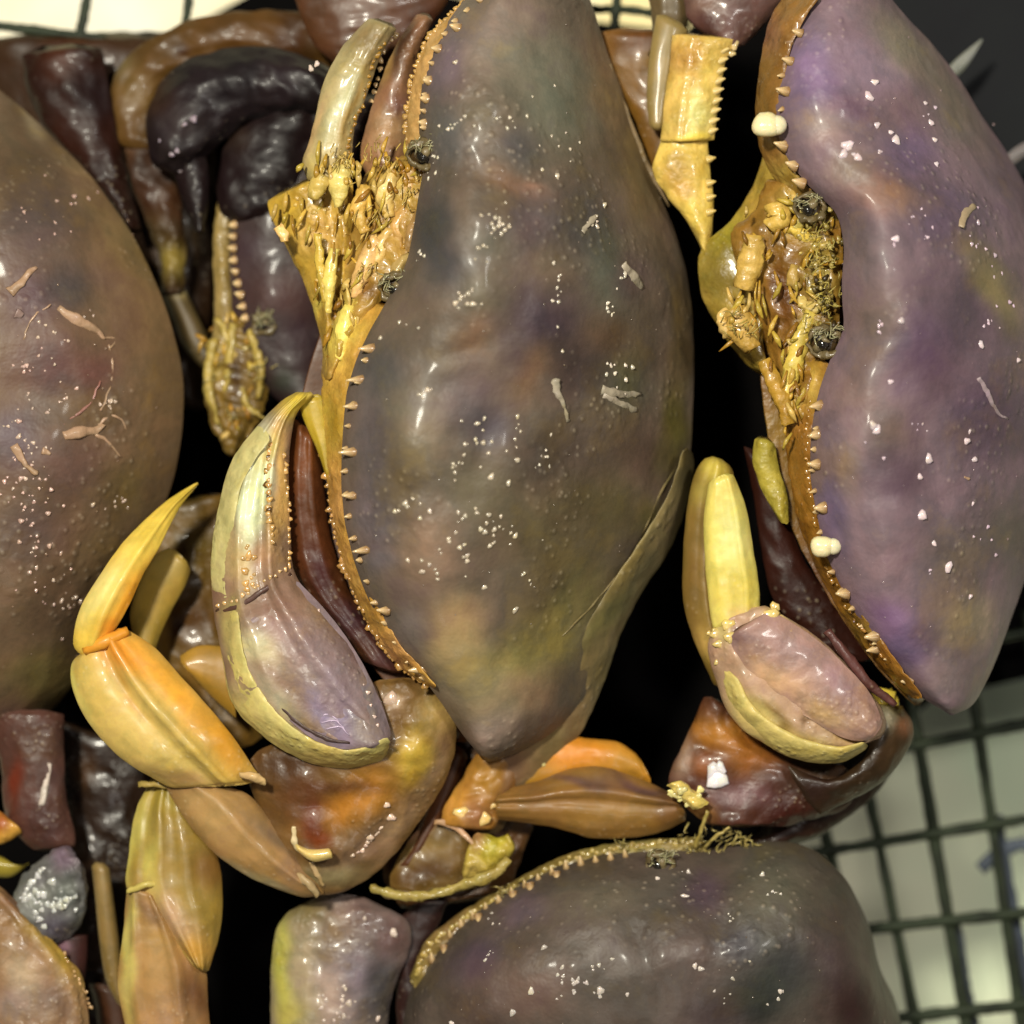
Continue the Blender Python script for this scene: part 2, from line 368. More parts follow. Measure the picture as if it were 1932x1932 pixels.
# ================================================================== CRAB C (left)
c = thing('crab', 20, 760, -150, 'brown crab cut off by the left edge, broad smooth shell with pale branching scars', 'crab', CR)
shC = strip('carapace', [(-420, 250), (-560, 600), (-600, 900), (-540, 1200), (-300, 1480)][::1], [(10, 100), (100, 240), (185, 350), (250, 445), (305, 560), (340, 680), (347, 780), (328, 900), (285, 1010), (232, 1115), (182, 1210), (140, 1300), (90, 1370), (10, 1430)], c,
    (106, 82, 60), [(285, 520, (50, 190, -22), (124, 98, 64)), (180, 370, (30, 100, -35), (132, 108, 74)), (290, 800, (40, 150, 10), (118, 90, 62)), (200, 1040, (40, 100, 35), (112, 88, 56)), (110, 1300, (70, 60, 0), (128, 108, 62)), (300, 620, (55, 260, -14), (108, 82, 52)), (230, 430, (40, 130, -32), (112, 90, 55)), (60, 420, 90, (84, 70, 70)), (60, 560, 60, (84, 62, 72)), (130, 540, 45, (68, 60, 62)), (90, 690, 70, (88, 56, 58)), (180, 700, 40, (100, 60, 55)), (30, 830, 60, (78, 62, 75)), (130, 880, 70, (95, 68, 62)),
     (60, 1000, 70, (86, 64, 60)), (110, 1130, 70, (92, 70, 52)), (90, 1270, (80, 50, 0), (118, 102, 52)), (50, 1370, (60, 40, 0), (105, 78, 68)), (240, 920, 50, (104, 84, 48)), (30, 280, 70, (92, 74, 54)), (60, 215, (18, 50, -25), (150, 130, 100))],
    z=-60, zR=[-200, -130, -90, -90, -110, -150, -220], H=[130, 165, 185, 175, 130], Hb=90, p=2.8, q=1.05, k=.95, nt=110, nu=56, cap=.2, mat=M_SHELL, under=(150, 110, 50), rough=5, rscale=90,
    lumps=[(60, 450, 90, 22), (120, 640, 60, 18), (60, 760, 60, -14), (110, 880, 80, 22), (60, 1080, 90, 20), (190, 560, 50, -10), (170, 800, 45, -8)])
# scars: pale patches and thin raised threads
def scar(sh, pts, r, col=(175, 140, 110), name='scar', rough=2):
    q = [(x, y, surf(sh, x, y) + 1) for x, y in pts]; return tube(name, q, r, sh, col, M_CLAW, n=8, rough=rough * 1.6, flat=.45)
scar(shC, [(18, 552), (38, 535), (52, 518), (68, 505)], [11, 8, 7, 4]); scar(shC, [(110, 580), (140, 602), (170, 615), (200, 640)], [6, 13, 8, 3])
scar(shC, [(170, 612), (195, 636), (218, 640), (205, 660)], [3, 3, 2, 1.5]); scar(shC, [(205, 650), (212, 690), (204, 740), (190, 775)], [1.5, 2.5, 2, 2])
scar(shC, [(120, 822), (150, 815), (180, 812), (195, 800)], [9, 12, 9, 4]); scar(shC, [(185, 800), (205, 786), (228, 790), (240, 812)], [4, 3, 2, 1.5]); scar(shC, [(180, 818), (205, 835), (228, 862)], [4, 2.5, 1.5])
scar(shC, [(26, 840), (40, 865), (52, 880), (70, 895)], [9, 8, 4, 8]); scar(shC, [(80, 850), (95, 858)], [6, 3]); scar(shC, [(190, 720), (165, 765), (120, 800)], [2, 3, 1.5], (160, 105, 95))
scar(shC, [(95, 575), (60, 600), (45, 640)], [1.5, 2, 1.2]); scar(shC, [(30, 590), (42, 596)], [10, 8], (150, 125, 120))
granules_and_glints(shC, cluster(50, 690, 16, 14, 14) + cluster(60, 960, 25, 40, 22) + cluster(40, 900, 20, 40, 14) + cluster(100, 400, 45, 50, 16) + cluster(70, 1080, 35, 70, 22) + [(38, 797, 1.6), (28, 845, 1.5), (145, 730, 1.2)], (205, 170, 160), (2, 4.6))
granules_and_glints(shC, [(random.uniform(20, 300), random.uniform(300, 1300), random.uniform(.5, 1)) for _ in range(70)], (140, 112, 92), (1.5, 3), sink=.1)
# shadowed leg and rear segment above the shell of C
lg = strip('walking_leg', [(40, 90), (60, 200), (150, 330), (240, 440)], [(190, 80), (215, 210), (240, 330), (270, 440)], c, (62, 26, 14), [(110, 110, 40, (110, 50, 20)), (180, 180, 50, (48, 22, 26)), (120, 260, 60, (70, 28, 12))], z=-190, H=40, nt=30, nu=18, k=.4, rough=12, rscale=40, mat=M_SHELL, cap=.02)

# ================================================================== CRAB E (behind, between C and A; pigment kept dark for the shade it lies in)
e = thing('crab', 480, 450, -260, 'shadowed dark purple crab wedged left of the centre crab, with two black glossy claws', 'crab', CR)
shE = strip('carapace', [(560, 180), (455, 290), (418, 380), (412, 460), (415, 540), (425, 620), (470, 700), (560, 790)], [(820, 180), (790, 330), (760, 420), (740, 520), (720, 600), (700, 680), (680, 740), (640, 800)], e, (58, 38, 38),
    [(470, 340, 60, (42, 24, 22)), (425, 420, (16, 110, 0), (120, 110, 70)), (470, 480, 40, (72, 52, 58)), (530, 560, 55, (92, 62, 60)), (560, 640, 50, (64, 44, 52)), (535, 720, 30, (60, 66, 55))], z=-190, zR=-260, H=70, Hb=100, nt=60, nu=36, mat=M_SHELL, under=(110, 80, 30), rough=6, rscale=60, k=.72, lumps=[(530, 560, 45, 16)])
teeth(shE, along([(446, 380), (440, 440), (442, 500), (454, 560), (462, 600)], 10), (-9, -1), (210, 200, 185), r=6, k=1.0, lift=4)
strip('shell_rim', [(432, 280), (410, 380), (402, 460), (404, 540), (402, 620), (392, 700)], [(462, 290), (440, 390), (434, 460), (438, 540), (442, 620), (430, 700)], e, (150, 126, 66), z=-176, H=16, nt=40, nu=8, mat=M_FACE, rough=8, rscale=18, k=.9)
fac = strip('mouthparts', [(425, 590), (398, 640), (385, 720), (395, 790), (430, 862)], [(480, 600), (500, 650), (505, 720), (495, 780), (445, 865)], e, (120, 92, 28), [(450, 720, (14, 60, 0), (52, 22, 10)), (400, 700, 24, (170, 145, 60)), (480, 640, 22, (165, 140, 70)), (425, 640, 14, (200, 175, 90))], z=-180, H=26, nt=40, nu=16, mat=M_FACE, rough=16, rscale=18, k=.9)
for a, b in [(((402, 640), (392, 720), (412, 800)), 9), (((440, 610), (432, 680), (425, 740)), 8), (((470, 620), (492, 690), (488, 750)), 8), (((410, 600), (440, 650), (470, 655)), 6), (((455, 730), (470, 770), (500, 790)), 6)]:
    tube('mouth_palp', [(x, y, -158) for x, y in a], [b, b * 1.1, b * .5], fac, (185, 160, 70), M_FACE, rough=7, seg=14)
eye(e, 498, 612, -150, 16)
bristles('face_bristles', [(400, 700, 10), (490, 700, 12), (440, 780, 14)], fac, (200, 185, 120), n=26, ln=(8, 20), r=1.4, z=-150)
cl = strip('claw', [(275, 310), (280, 200), (335, 125), (430, 90), (520, 90), (640, 130)], [(350, 335), (388, 295), (440, 250), (485, 225), (545, 215), (640, 220)], e, (38, 26, 30), [(340, 240, 40, (66, 56, 58)), (430, 150, 60, (30, 20, 26)), (290, 180, 40, (70, 42, 28)), (520, 140, 40, (46, 34, 38))], z=-150, H=62, nt=60, nu=24, cap=.16, capb=.1, mat=M_SHELL, rough=12, rscale=44, k=.6, lumps=[(340, 230, 30, 14)])  # greyer patch near the bulge is a painted highlight
granules_and_glints(cl, [(322, 288, 1.5), (335, 285, 1.2), (365, 225, 1.6), (350, 232, 1.2), (340, 320, 1), (300, 265, .7)], (150, 135, 150), (3, 5))  # beads coloured as glints on the dark claw
strip('moving_finger', [(320, 300), (335, 350), (350, 400), (368, 440)], [(365, 260), (390, 300), (395, 360), (385, 440)], cl, (38, 22, 24), z=-150, H=26, mat=M_SHELL, k=.5, rough=5)
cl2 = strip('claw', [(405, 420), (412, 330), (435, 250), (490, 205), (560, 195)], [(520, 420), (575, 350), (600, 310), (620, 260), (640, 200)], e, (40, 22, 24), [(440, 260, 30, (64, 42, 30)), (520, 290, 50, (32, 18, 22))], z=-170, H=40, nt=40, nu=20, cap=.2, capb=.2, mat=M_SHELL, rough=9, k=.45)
tan = strip('walking_leg', [(215, 280), (205, 190), (232, 115), (310, 60), (400, 28), (520, 20), (620, 30)], [(310, 280), (300, 190), (350, 140), (430, 110), (490, 105), (560, 110), (640, 135)], e, (98, 66, 22), [(255, 180, 50, (122, 92, 40)), (340, 100, 14, (54, 12, 5)), (440, 60, 70, (98, 62, 18)), (560, 70, 60, (74, 40, 16)), (210, 120, 30, (130, 110, 70))], z=-205, H=24, nt=46, nu=20, rough=12, rscale=40, k=.7, mat=M_SHELL, cap=.02)
strip('walking_leg', [(205, 250), (235, 330), (300, 480), (300, 560)], [(300, 240), (330, 330), (350, 450), (345, 560)], e, (66, 38, 20), [(300, 440, 40, (84, 62, 26)), (330, 500, 35, (165, 142, 58)), (240, 270, 30, (105, 72, 45)), (330, 380, 40, (80, 48, 24))], z=-235, H=24, nt=40, nu=18, rough=12, rscale=30, mat=M_SHELL, k=.7)
strip('walking_leg', [(300, 545), (325, 600), (350, 660), (400, 710)], [(345, 540), (370, 590), (400, 650), (425, 690)], e, (96, 78, 42), [(335, 550, 14, (190, 170, 110))], z=-245, H=22, nt=24, k=.7)

m = thing('crab', 300, 420, -380, 'dim brown crab shell at the very bottom of the pile, upper left', 'crab', CR)
strip('carapace', [(-40, 60), (20, 250), (160, 500), (330, 760)], [(420, 60), (410, 250), (400, 500), (390, 780)], m, (70, 44, 22), [(250, 300, 60, (90, 60, 26)), (330, 430, 40, (110, 84, 36)), (120, 140, 60, (96, 40, 18)), (380, 420, (30, 200, 0), (20, 12, 8))], z=-330, H=50, nt=50, nu=30, mat=M_SHELL, rough=16, rscale=50, k=.6)  # near-black strip in the pigment paints the dark void beside crab E
# ================================================================== CRAB A (centre)
a = thing('crab', 980, 680, 0, 'large grey brown crab in the centre, mottled domed shell with spiny front edge', 'crab', CR)
A_front = [(1010, -190), (930, -100), (880, -10), (838, 50), (808, 110), (795, 170), (790, 240), (800, 300), (790, 370), (780, 430), (768, 490), (740, 550), (700, 620), (672, 680), (655, 740), (648, 800), (645, 870), (645, 940), (655, 1010), (675, 1080), (705, 1150), (745, 1220), (790, 1270), (832, 1325), (868, 1378), (905, 1432)]
A_back = [(1030, -190), (1070, -110), (1110, -10), (1140, 80), (1172, 170), (1200, 260), (1232, 340), (1270, 430), (1298, 530), (1308, 640), (1308, 760), (1303, 860), (1290, 950), (1262, 1020), (1222, 1095), (1178, 1170), (1142, 1245), (1100, 1320), (1050, 1375), (990, 1415), (930, 1440)]
shA = strip('carapace', A_front, A_back, a, (102, 87, 74), [
    (950, 60, (90, 70, 0), (138, 118, 108)), (1030, 130, 90, (112, 110, 94)), (840, 120, (40, 80, 20), (108, 92, 106)), (850, 250, (50, 60, 0), (96, 95, 98)), (1060, 210, 80, (100, 101, 86)),
    (900, 220, 45, (112, 98, 82)), (980, 270, 35, (80, 78, 80)), (970, 350, (80, 22, 25), (142, 104, 80)), (1010, 350, (30, 8, 25), (170, 125, 100), .6), (815, 430, (38, 90, 5), (62, 66, 74)), (850, 500, 50, (78, 75, 80)), (1000, 430, 70, (94, 78, 82)),
    (1110, 420, 70, (76, 72, 72)), (930, 460, 40, (98, 92, 78)), (920, 560, 50, (98, 90, 72)), (1040, 500, 40, (110, 92, 70), .6), (1025, 610, (80, 75, 0), (62, 48, 64)), (1140, 520, (50, 80, 0), (84, 88, 76)), (1190, 520, 40, (92, 78, 78)), (890, 650, (35, 55, 20), (118, 84, 58)), (1150, 640, 45, (96, 72, 52)),
    (785, 830, (50, 90, 0), (118, 102, 80)), (700, 850, (36, 160, -2), (98, 88, 92)), (720, 700, 50, (88, 84, 84)), (880, 740, 60, (98, 80, 80)), (920, 800, 50, (72, 66, 74)), (1090, 700, 60, (66, 52, 52)), (1180, 720, 50, (88, 88, 72)), (1210, 860, 60, (96, 74, 64)),
    (1270, 800, (28, 90, 5), (100, 90, 32)), (1080, 900, 90, (84, 68, 62)), (1040, 1000, 110, (98, 84, 56)), (900, 930, 60, (92, 84, 62)), (1150, 950, 60, (92, 80, 50)), (1000, 700, (30, 60, 30), (112, 84, 60)), (760, 760, 40, (104, 96, 82)), (1020, 860, 50, (78, 66, 58)), (800, 1040, (60, 70, 0), (142, 112, 90)), (700, 990, (30, 80, -15), (104, 92, 98)), (780, 1185, 36, (108, 98, 94)), (720, 1060, 24, (100, 92, 98)),
    (860, 1170, 50, (160, 130, 86)), (960, 1255, (90, 50, -20), (152, 140, 70)), (1100, 1130, (80, 60, -40), (104, 96, 52)), (840, 1290, (36, 50, -40), (134, 120, 102)), (920, 1370, (40, 55, 30), (160, 136, 124)), (930, 1300, (70, 50, 0), (150, 132, 96)), (860, 1230, 50, (158, 132, 84)), (1040, 1210, (70, 50, -40), (132, 118, 66)), (1010, 1300, 40, (150, 120, 90)), (1210, 320, (30, 130, -18), (126, 104, 64)), (1150, 160, (30, 110, -18), (136, 112, 80)), (1285, 620, (20, 120, 0), (104, 84, 52)), (1240, 980, 40, (110, 98, 48))],
    z=[60, 120, 150, 165, 165, 165, 150, 120, 60], zR=[40, -20, -60, -80, -90, -90, -70, -20, 40], H=[60, 120, 165, 190, 200, 195, 165, 110, 50], Hb=60, p=2.5, q=1.05, skew=-.1, nt=170, nu=76, cap=.03, mat=M_SHELL, under=(150, 110, 50), rough=5, rscale=80, k=.92,
    lumps=[(850, 440, (70, 130, 0), 34), (930, 450, (55, 60, 0), 16), (1060, 400, (60, 50, 20), 12), (910, 560, 45, 16), (1020, 610, 75, 18), (960, 350, (90, 16, 25), -9), (1170, 520, (40, 60, 0), 14), (1120, 600, (20, 60, 20), -9), (880, 660, (70, 18, -20), -12), (770, 820, (60, 110, -5), 20), (920, 830, (25, 90, 15), -12), (950, 950, 90, 18),
           (1090, 780, (18, 120, -8), -10), (1190, 780, 70, 14), (820, 1050, 70, 14), (940, 200, (80, 60, 0), 12), (1060, 200, 50, 12), (820, 430, 60, 8), (1000, 700, (60, 14, 20), -8), (800, 560, 35, 12), (780, 930, (50, 14, -30), -8)])
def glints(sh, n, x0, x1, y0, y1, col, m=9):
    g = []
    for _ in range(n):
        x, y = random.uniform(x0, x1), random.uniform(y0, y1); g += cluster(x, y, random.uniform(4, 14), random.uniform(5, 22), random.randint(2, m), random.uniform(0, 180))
    granules_and_glints(sh, g, col, (2.0, 4.6), sink=.2, name='pale_glint_beads')  # whitish beads painted as wet glints scattered over the shell
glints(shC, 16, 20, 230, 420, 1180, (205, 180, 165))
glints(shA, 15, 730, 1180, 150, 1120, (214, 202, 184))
granules_and_glints(shA, cluster(935, 415, 16, 14, 20) + cluster(925, 470, 14, 16, 8) + cluster(1115, 425, 8, 18, 9, 30) + cluster(880, 565, 15, 10, 14) + cluster(795, 740, 14, 8, 7) + cluster(900, 830, 22, 26, 16) + cluster(980, 825, 8, 26, 8) + cluster(860, 900, 9, 22, 8) + cluster(880, 980, 26, 16, 12)
    + cluster(945, 1005, 24, 14, 14) + cluster(880, 1050, 7, 16, 7) + cluster(815, 1075, 20, 26, 12) + cluster(765, 950, 14, 8, 6) + cluster(1060, 280, 24, 22, 8) + [(1003, 180, 1.2), (1048, 160, 1.1), (995, 222, 1.4), (1062, 665, 1.7), (915, 1110, 1.4), (970, 1150, 1.3), (860, 118, 1.5), (958, 912, 1.5), (1052, 330, 1.5), (720, 640, 1.2)], (200, 185, 165), (2.2, 5.2), sink=.25)
granules_and_glints(shA, [(random.uniform(680, 1260), random.uniform(40, 1200), random.uniform(.5, 1)) for _ in range(100)], (128, 112, 98), (1.3, 2.6), sink=.1, name='fine_granules')
# worm tubes and a pale ridge on the shell
for pts, r in [([(1135, 735), (1165, 742), (1208, 745)], [11, 6, 5]), ([(1140, 745), (1170, 762), (1202, 775)], [8, 6, 6]), ([(1048, 715), (1050, 740), (1062, 765), (1072, 795)], [9, 7, 4, 5]), ([(1175, 500), (1190, 520), (1212, 545)], [8, 13, 6]), ([(1125, 408), (1108, 425), (1100, 440)], [6, 5, 4])]:
    scar(shA, pts, r, (165, 155, 135), 'worm_tube', 3)
def outward(x, y): return (-13, -2)
teeth(shA, [(862, 52), (826, 92), (808, 152), (803, 186), (800, 232)], (-13, -3), r=7)
teeth(shA, along([(905, 0), (850, 50), (820, 110), (803, 170), (800, 240)], 9), (-8, -2), r=4.5)
teeth(shA, [(698, 658), (678, 716), (668, 766), (664, 853), (664, 935), (688, 1038), (728, 1152), (795, 1262)], (-22, 1), r=7.5)
teeth(shA, along([(690, 680), (660, 790), (652, 890), (660, 980), (690, 1090), (740, 1200), (800, 1280)], 15), (-9, 1), r=4.5)
# rim under the teeth
rimU = strip('shell_rim', [(925, -60), (868, 10), (815, 62), (785, 130), (772, 190), (765, 250), (768, 290)], [(960, -20), (895, 50), (845, 100), (815, 160), (805, 210), (802, 260), (800, 300)], a, (190, 146, 80), z=120, zR=150, H=14, Hb=40, nt=60, nu=10, mat=M_FACE, rough=9, rscale=16, k=.95)
granules_and_glints(rimU, along([(905, -20), (850, 25), (805, 78), (780, 140), (768, 200), (765, 260)], 34), (190, 150, 84), (3, 7), name='rim_granules', sink=-.3)
rimL = strip('shell_rim', [(690, 560), (645, 610), (618, 670), (605, 740), (612, 830), (618, 920), (630, 1000), (652, 1080), (680, 1150), (712, 1210), (750, 1255), (800, 1295)], [(745, 580), (705, 640), (680, 700), (665, 760), (662, 840), (662, 930), (670, 1010), (690, 1080), (720, 1150), (755, 1215), (790, 1255), (830, 1300)], a, (190, 142, 50),
    [(640, 640, (30, 70, 25), (205, 178, 70)), (620, 800, (30, 80, 0), (178, 148, 42)), (640, 960, (24, 90, 0), (190, 140, 72)), (670, 1100, (24, 60, -20), (190, 140, 62)), (740, 1230, 50, (180, 125, 75))], z=70, zR=150, H=20, Hb=50, nt=90, nu=14, mat=M_FACE, rough=10, rscale=22, k=1.1)
granules_and_glints(rimL, along([(622, 960), (635, 1020), (655, 1085), (685, 1155), (715, 1212), (752, 1256), (800, 1292)], 36) + along([(610, 840), (616, 900), (622, 960)], 8), (186, 140, 78), (3, 8), name='rim_granules', sink=-.3)
# belly side, seen in the slot beside the claw
strip('underside', [(820, 200), (700, 400), (600, 640), (560, 800), (552, 950), (590, 1080), (660, 1200), (740, 1300), (850, 1400)], [(1100, 200), (1180, 400), (1200, 640), (1200, 800), (1180, 950), (1120, 1100), (1050, 1200), (1000, 1300), (900, 1400)], a, (110, 62, 26), [(590, 950, (30, 170, 0), (92, 50, 18)), (660, 1180, (30, 90, -30), (72, 26, 22)), (590, 800, 50, (120, 88, 22))], z=20, zR=-80, H=20, Hb=120, nt=60, nu=24, k=.6, cap=.1)
strip('rear_shell_fold', [(1290, 840), (1262, 930), (1215, 1010), (1165, 1085), (1112, 1170), (1070, 1255), (1020, 1335), (965, 1410), (905, 1500), (880, 1560)], [(1312, 860), (1296, 950), (1262, 1040), (1215, 1110), (1172, 1195), (1140, 1285), (1100, 1375), (1040, 1455), (975, 1520), (940, 1580)], a, (118, 102, 62), [(1215, 1010, (14, 120, 40), (148, 130, 82)), (1150, 1160, (20, 70, 40), (104, 98, 52)), (1040, 1310, 60, (142, 112, 82)), (980, 1420, 50, (132, 104, 66)), (930, 1520, 70, (112, 76, 48)), (960, 1440, 40, (122, 88, 66))], z=[20, 30, 40, 50, 30, 0, -40], zR=[-80, -80, -60, -50, -50, -60, -70], H=[20, 20, 20, 16, 14, 10, 6], nt=80, nu=20, mat=M_SHELL, rough=5, k=.98)
scar(shA, [(1290, 860), (1245, 930), (1215, 1000), (1170, 1075), (1110, 1150), (1060, 1200)], [1, 2.5, 3, 3, 2, 1], (130, 114, 70), 'shell_ridge', 2)
scar(shA, [(1150, 120), (1185, 220), (1222, 310), (1262, 390)], [2, 5, 5, 2], (130, 108, 72), 'shell_ridge', 2)
# ---- face of A
fA = strip('face_plate', [(790, 290), (740, 300), (690, 330), (660, 400), (640, 480), (625, 560), (612, 640), (606, 720)], [(830, 300), (815, 360), (800, 420), (790, 480), (760, 530), (710, 580), (660, 640), (625, 720)], a, (168, 130, 48), [(740, 350, 40, (192, 160, 70)), (700, 430, 40, (150, 105, 30)), (620, 640, 40, (190, 165, 50)), (680, 540, 30, (120, 75, 18)), (760, 450, 30, (180, 140, 62)), (640, 600, (12, 60, 15), (205, 185, 75))], z=50, zR=110, H=40, Hb=60, nt=60, nu=24, mat=M_FACE, rough=12, rscale=26, k=1.0)
pl = strip('jaw_plate', [(503, 372), (512, 412), (545, 475), (578, 545), (600, 620), (612, 700)], [(650, 305), (668, 370), (668, 450), (655, 540), (640, 620), (622, 705)], a, (182, 145, 42), [(540, 390, 40, (196, 158, 45)), (600, 440, 40, (206, 164, 82)), (620, 360, 30, (180, 150, 62)), (630, 520, (12, 80, 10), (150, 108, 24)), (600, 560, (8, 70, 10), (196, 178, 62))], z=30, zR=60, H=34, Hb=50, nt=50, nu=24, mat=M_FACE, rough=8, rscale=36, k=1.05, ridges=[(-.2, 7, .12), (.35, -8, .12), (.7, 8, .1)])
for pts, r, cc in [([(712, 450), (695, 485), (680, 525), (668, 560)], [10, 14, 12, 6], (205, 162, 95)), ([(735, 430), (715, 475), (705, 520)], [8, 12, 6], (198, 160, 84)), ([(655, 300), (640, 345), (640, 390)], [12, 16, 8], (196, 176, 90)), ([(610, 330), (600, 350), (590, 375)], [12, 14, 8], (176, 150, 66)), ([(690, 350), (675, 400), (690, 440)], [9, 12, 7], (190, 150, 60)),
                   ([(745, 320), (725, 360), (735, 410)], [10, 14, 7], (200, 168, 92)), ([(632, 470), (622, 520), (620, 590)], [7, 10, 5], (204, 182, 82)), ([(600, 440), (604, 500), (612, 570)], [5, 7, 4], (186, 156, 52)), ([(765, 390), (750, 430), (752, 470)], [9, 11, 6], (178, 134, 62)), ([(660, 575), (650, 620), (640, 680)], [9, 12, 6], (214, 194, 84)), ([(700, 560), (672, 600), (660, 650)], [7, 9, 5], (196, 166, 60)), ([(524, 425), (533, 440), (538, 455)], [6, 8, 5], (214, 172, 100)), ([(775, 320), (770, 350), (780, 385)], [7, 9, 6], (188, 150, 96))]:
    tube('maxilliped', [(x, y, 112) for x, y in pts], [q * 1.35 for q in r], fA, [min(255, v * 1.08) for v in cc], M_FACE, n=12, rough=5, seg=16, k=1.0, flat=.7)
strip('feeler_base', [(780, 470), (745, 490), (735, 515)], [(790, 490), (765, 510), (755, 530)], fA, (190, 160, 90), z=125, H=14, mat=M_FACE, rough=6, nt=14)
bristles('face_bristles', [(700, 300, 22), (640, 300, 14), (720, 400, 25), (690, 500, 20), (770, 360, 14), (800, 320, 10)], fA, (206, 176, 96), n=80, ln=(10, 26), r=1.6, z=128, dirn=100)
granules_and_glints(pl, cluster(600, 400, 40, 30, 14) + cluster(620, 480, 20, 50, 10), (214, 178, 96), (3, 7))
eye(a, 800, 292, 178, 24, -1.2); eye(a, 748, 543, 160, 25, 2.5)
strip('brow_spine', [(785, 395), (768, 430), (762, 470)], [(800, 400), (790, 440), (778, 480)], fA, (170, 130, 70), z=140, H=10, mat=M_FACE, rough=5, nt=14)
def flakes(par, regs, n, cols, z, ln=(18, 52), wd=(2.5, 6.5), ang=95, name='mouth_flakes'):
    parts = []; cc = []
    for _ in range(n):
        x, y, sx, sy = random.choice(regs); x += random.gauss(0, sx); y += random.gauss(0, sy)
        an = math.radians(ang + random.gauss(0, 28)); l = random.uniform(*ln); w = random.uniform(*wd); zz = z + random.uniform(-16, 3)
        dx, dy = math.cos(an) * l / 2, math.sin(an) * l / 2
        parts.append(tube(None, [(x - dx, y - dy, zz), (x + random.uniform(-3, 3), y, zz + 6), (x + dx, y + dy, zz - 3)], [w * .5, w, w * .25], None, None, n=7, seg=6, flat=.6))
        cc.append(lin(random.choice(cols), .95 * random.uniform(.8, 1.1)))
    return join(name, parts, M_FACE, cc, par, stuff=True)
YC = [(198, 164, 72), (186, 148, 54), (164, 124, 40), (206, 176, 100), (140, 100, 30), (180, 156, 62)]
flakes(fac, [(400, 700, 9, 50), (485, 690, 12, 34), (435, 640, 16, 24), (440, 800, 12, 24)], 45, YC, -160, ln=(14, 40), wd=(3, 7))
flakes(fA, [(720, 340, 34, 26), (700, 430, 30, 40), (665, 540, 16, 50), (770, 350, 12, 40), (640, 330, 26, 20)], 90, YC, 118)
flakes(fA, [(600, 410, 40, 30), (615, 520, 16, 50), (560, 420, 24, 20)], 20, YC, 84)
flakes(fA, [(625, 650, 8, 40)], 12, YC, 95)
# ---- upper claw of A
u1 = strip('claw', [(700, 30), (648, 85), (612, 150), (596, 215), (582, 270), (570, 305), (582, 345)], [(752, 50), (722, 100), (702, 150), (684, 200), (668, 250), (662, 300), (650, 350)], a, (186, 168, 112), [(645, 200, (22, 80, 20), (206, 206, 158)), (700, 70, 50, (140, 116, 72)), (610, 320, 35, (196, 172, 84)), (590, 250, (10, 60, 15), (210, 170, 110)), (672, 200, (8, 90, 20), (170, 130, 50))], z=70, H=36, nt=50, nu=18, mat=M_CLAW, rough=4, k=.8, ridges=[(.35, 6, .15)])
granules_and_glints(u1, along([(725, 80), (700, 130), (682, 190), (665, 240), (655, 290)], 16), (160, 120, 45), (4, 7), name='claw_teeth')
u2 = strip('claw', [(790, 20), (745, 90), (712, 170), (690, 240), (680, 300), (700, 350)], [(820, 30), (795, 90), (782, 150), (776, 210), (772, 270), (765, 330)], a, (150, 104, 70), [(750, 80, (22, 60, 15), (46, 18, 8)), (725, 110, (10, 50, 20), (170, 130, 62)), (735, 240, 45, (178, 138, 92)), (750, 190, 25, (120, 76, 66)), (700, 290, 25, (170, 120, 70))], z=40, H=26, nt=40, nu=16, mat=M_CLAW, rough=5, k=.75)  # dark brown spot paints the shaded gap between the fingers
granules_and_glints(u2, [(745, 65, 1.6), (740, 75, 1.2), (590, 125, .1)] + along([(722, 100), (712, 150), (700, 190)], 6), (215, 180, 130), (3, 6), name='claw_teeth')
granules_and_glints(u1, [(598, 122, 1), (588, 128, 1.3)], (220, 200, 190), (4, 6), name='pale_granules')

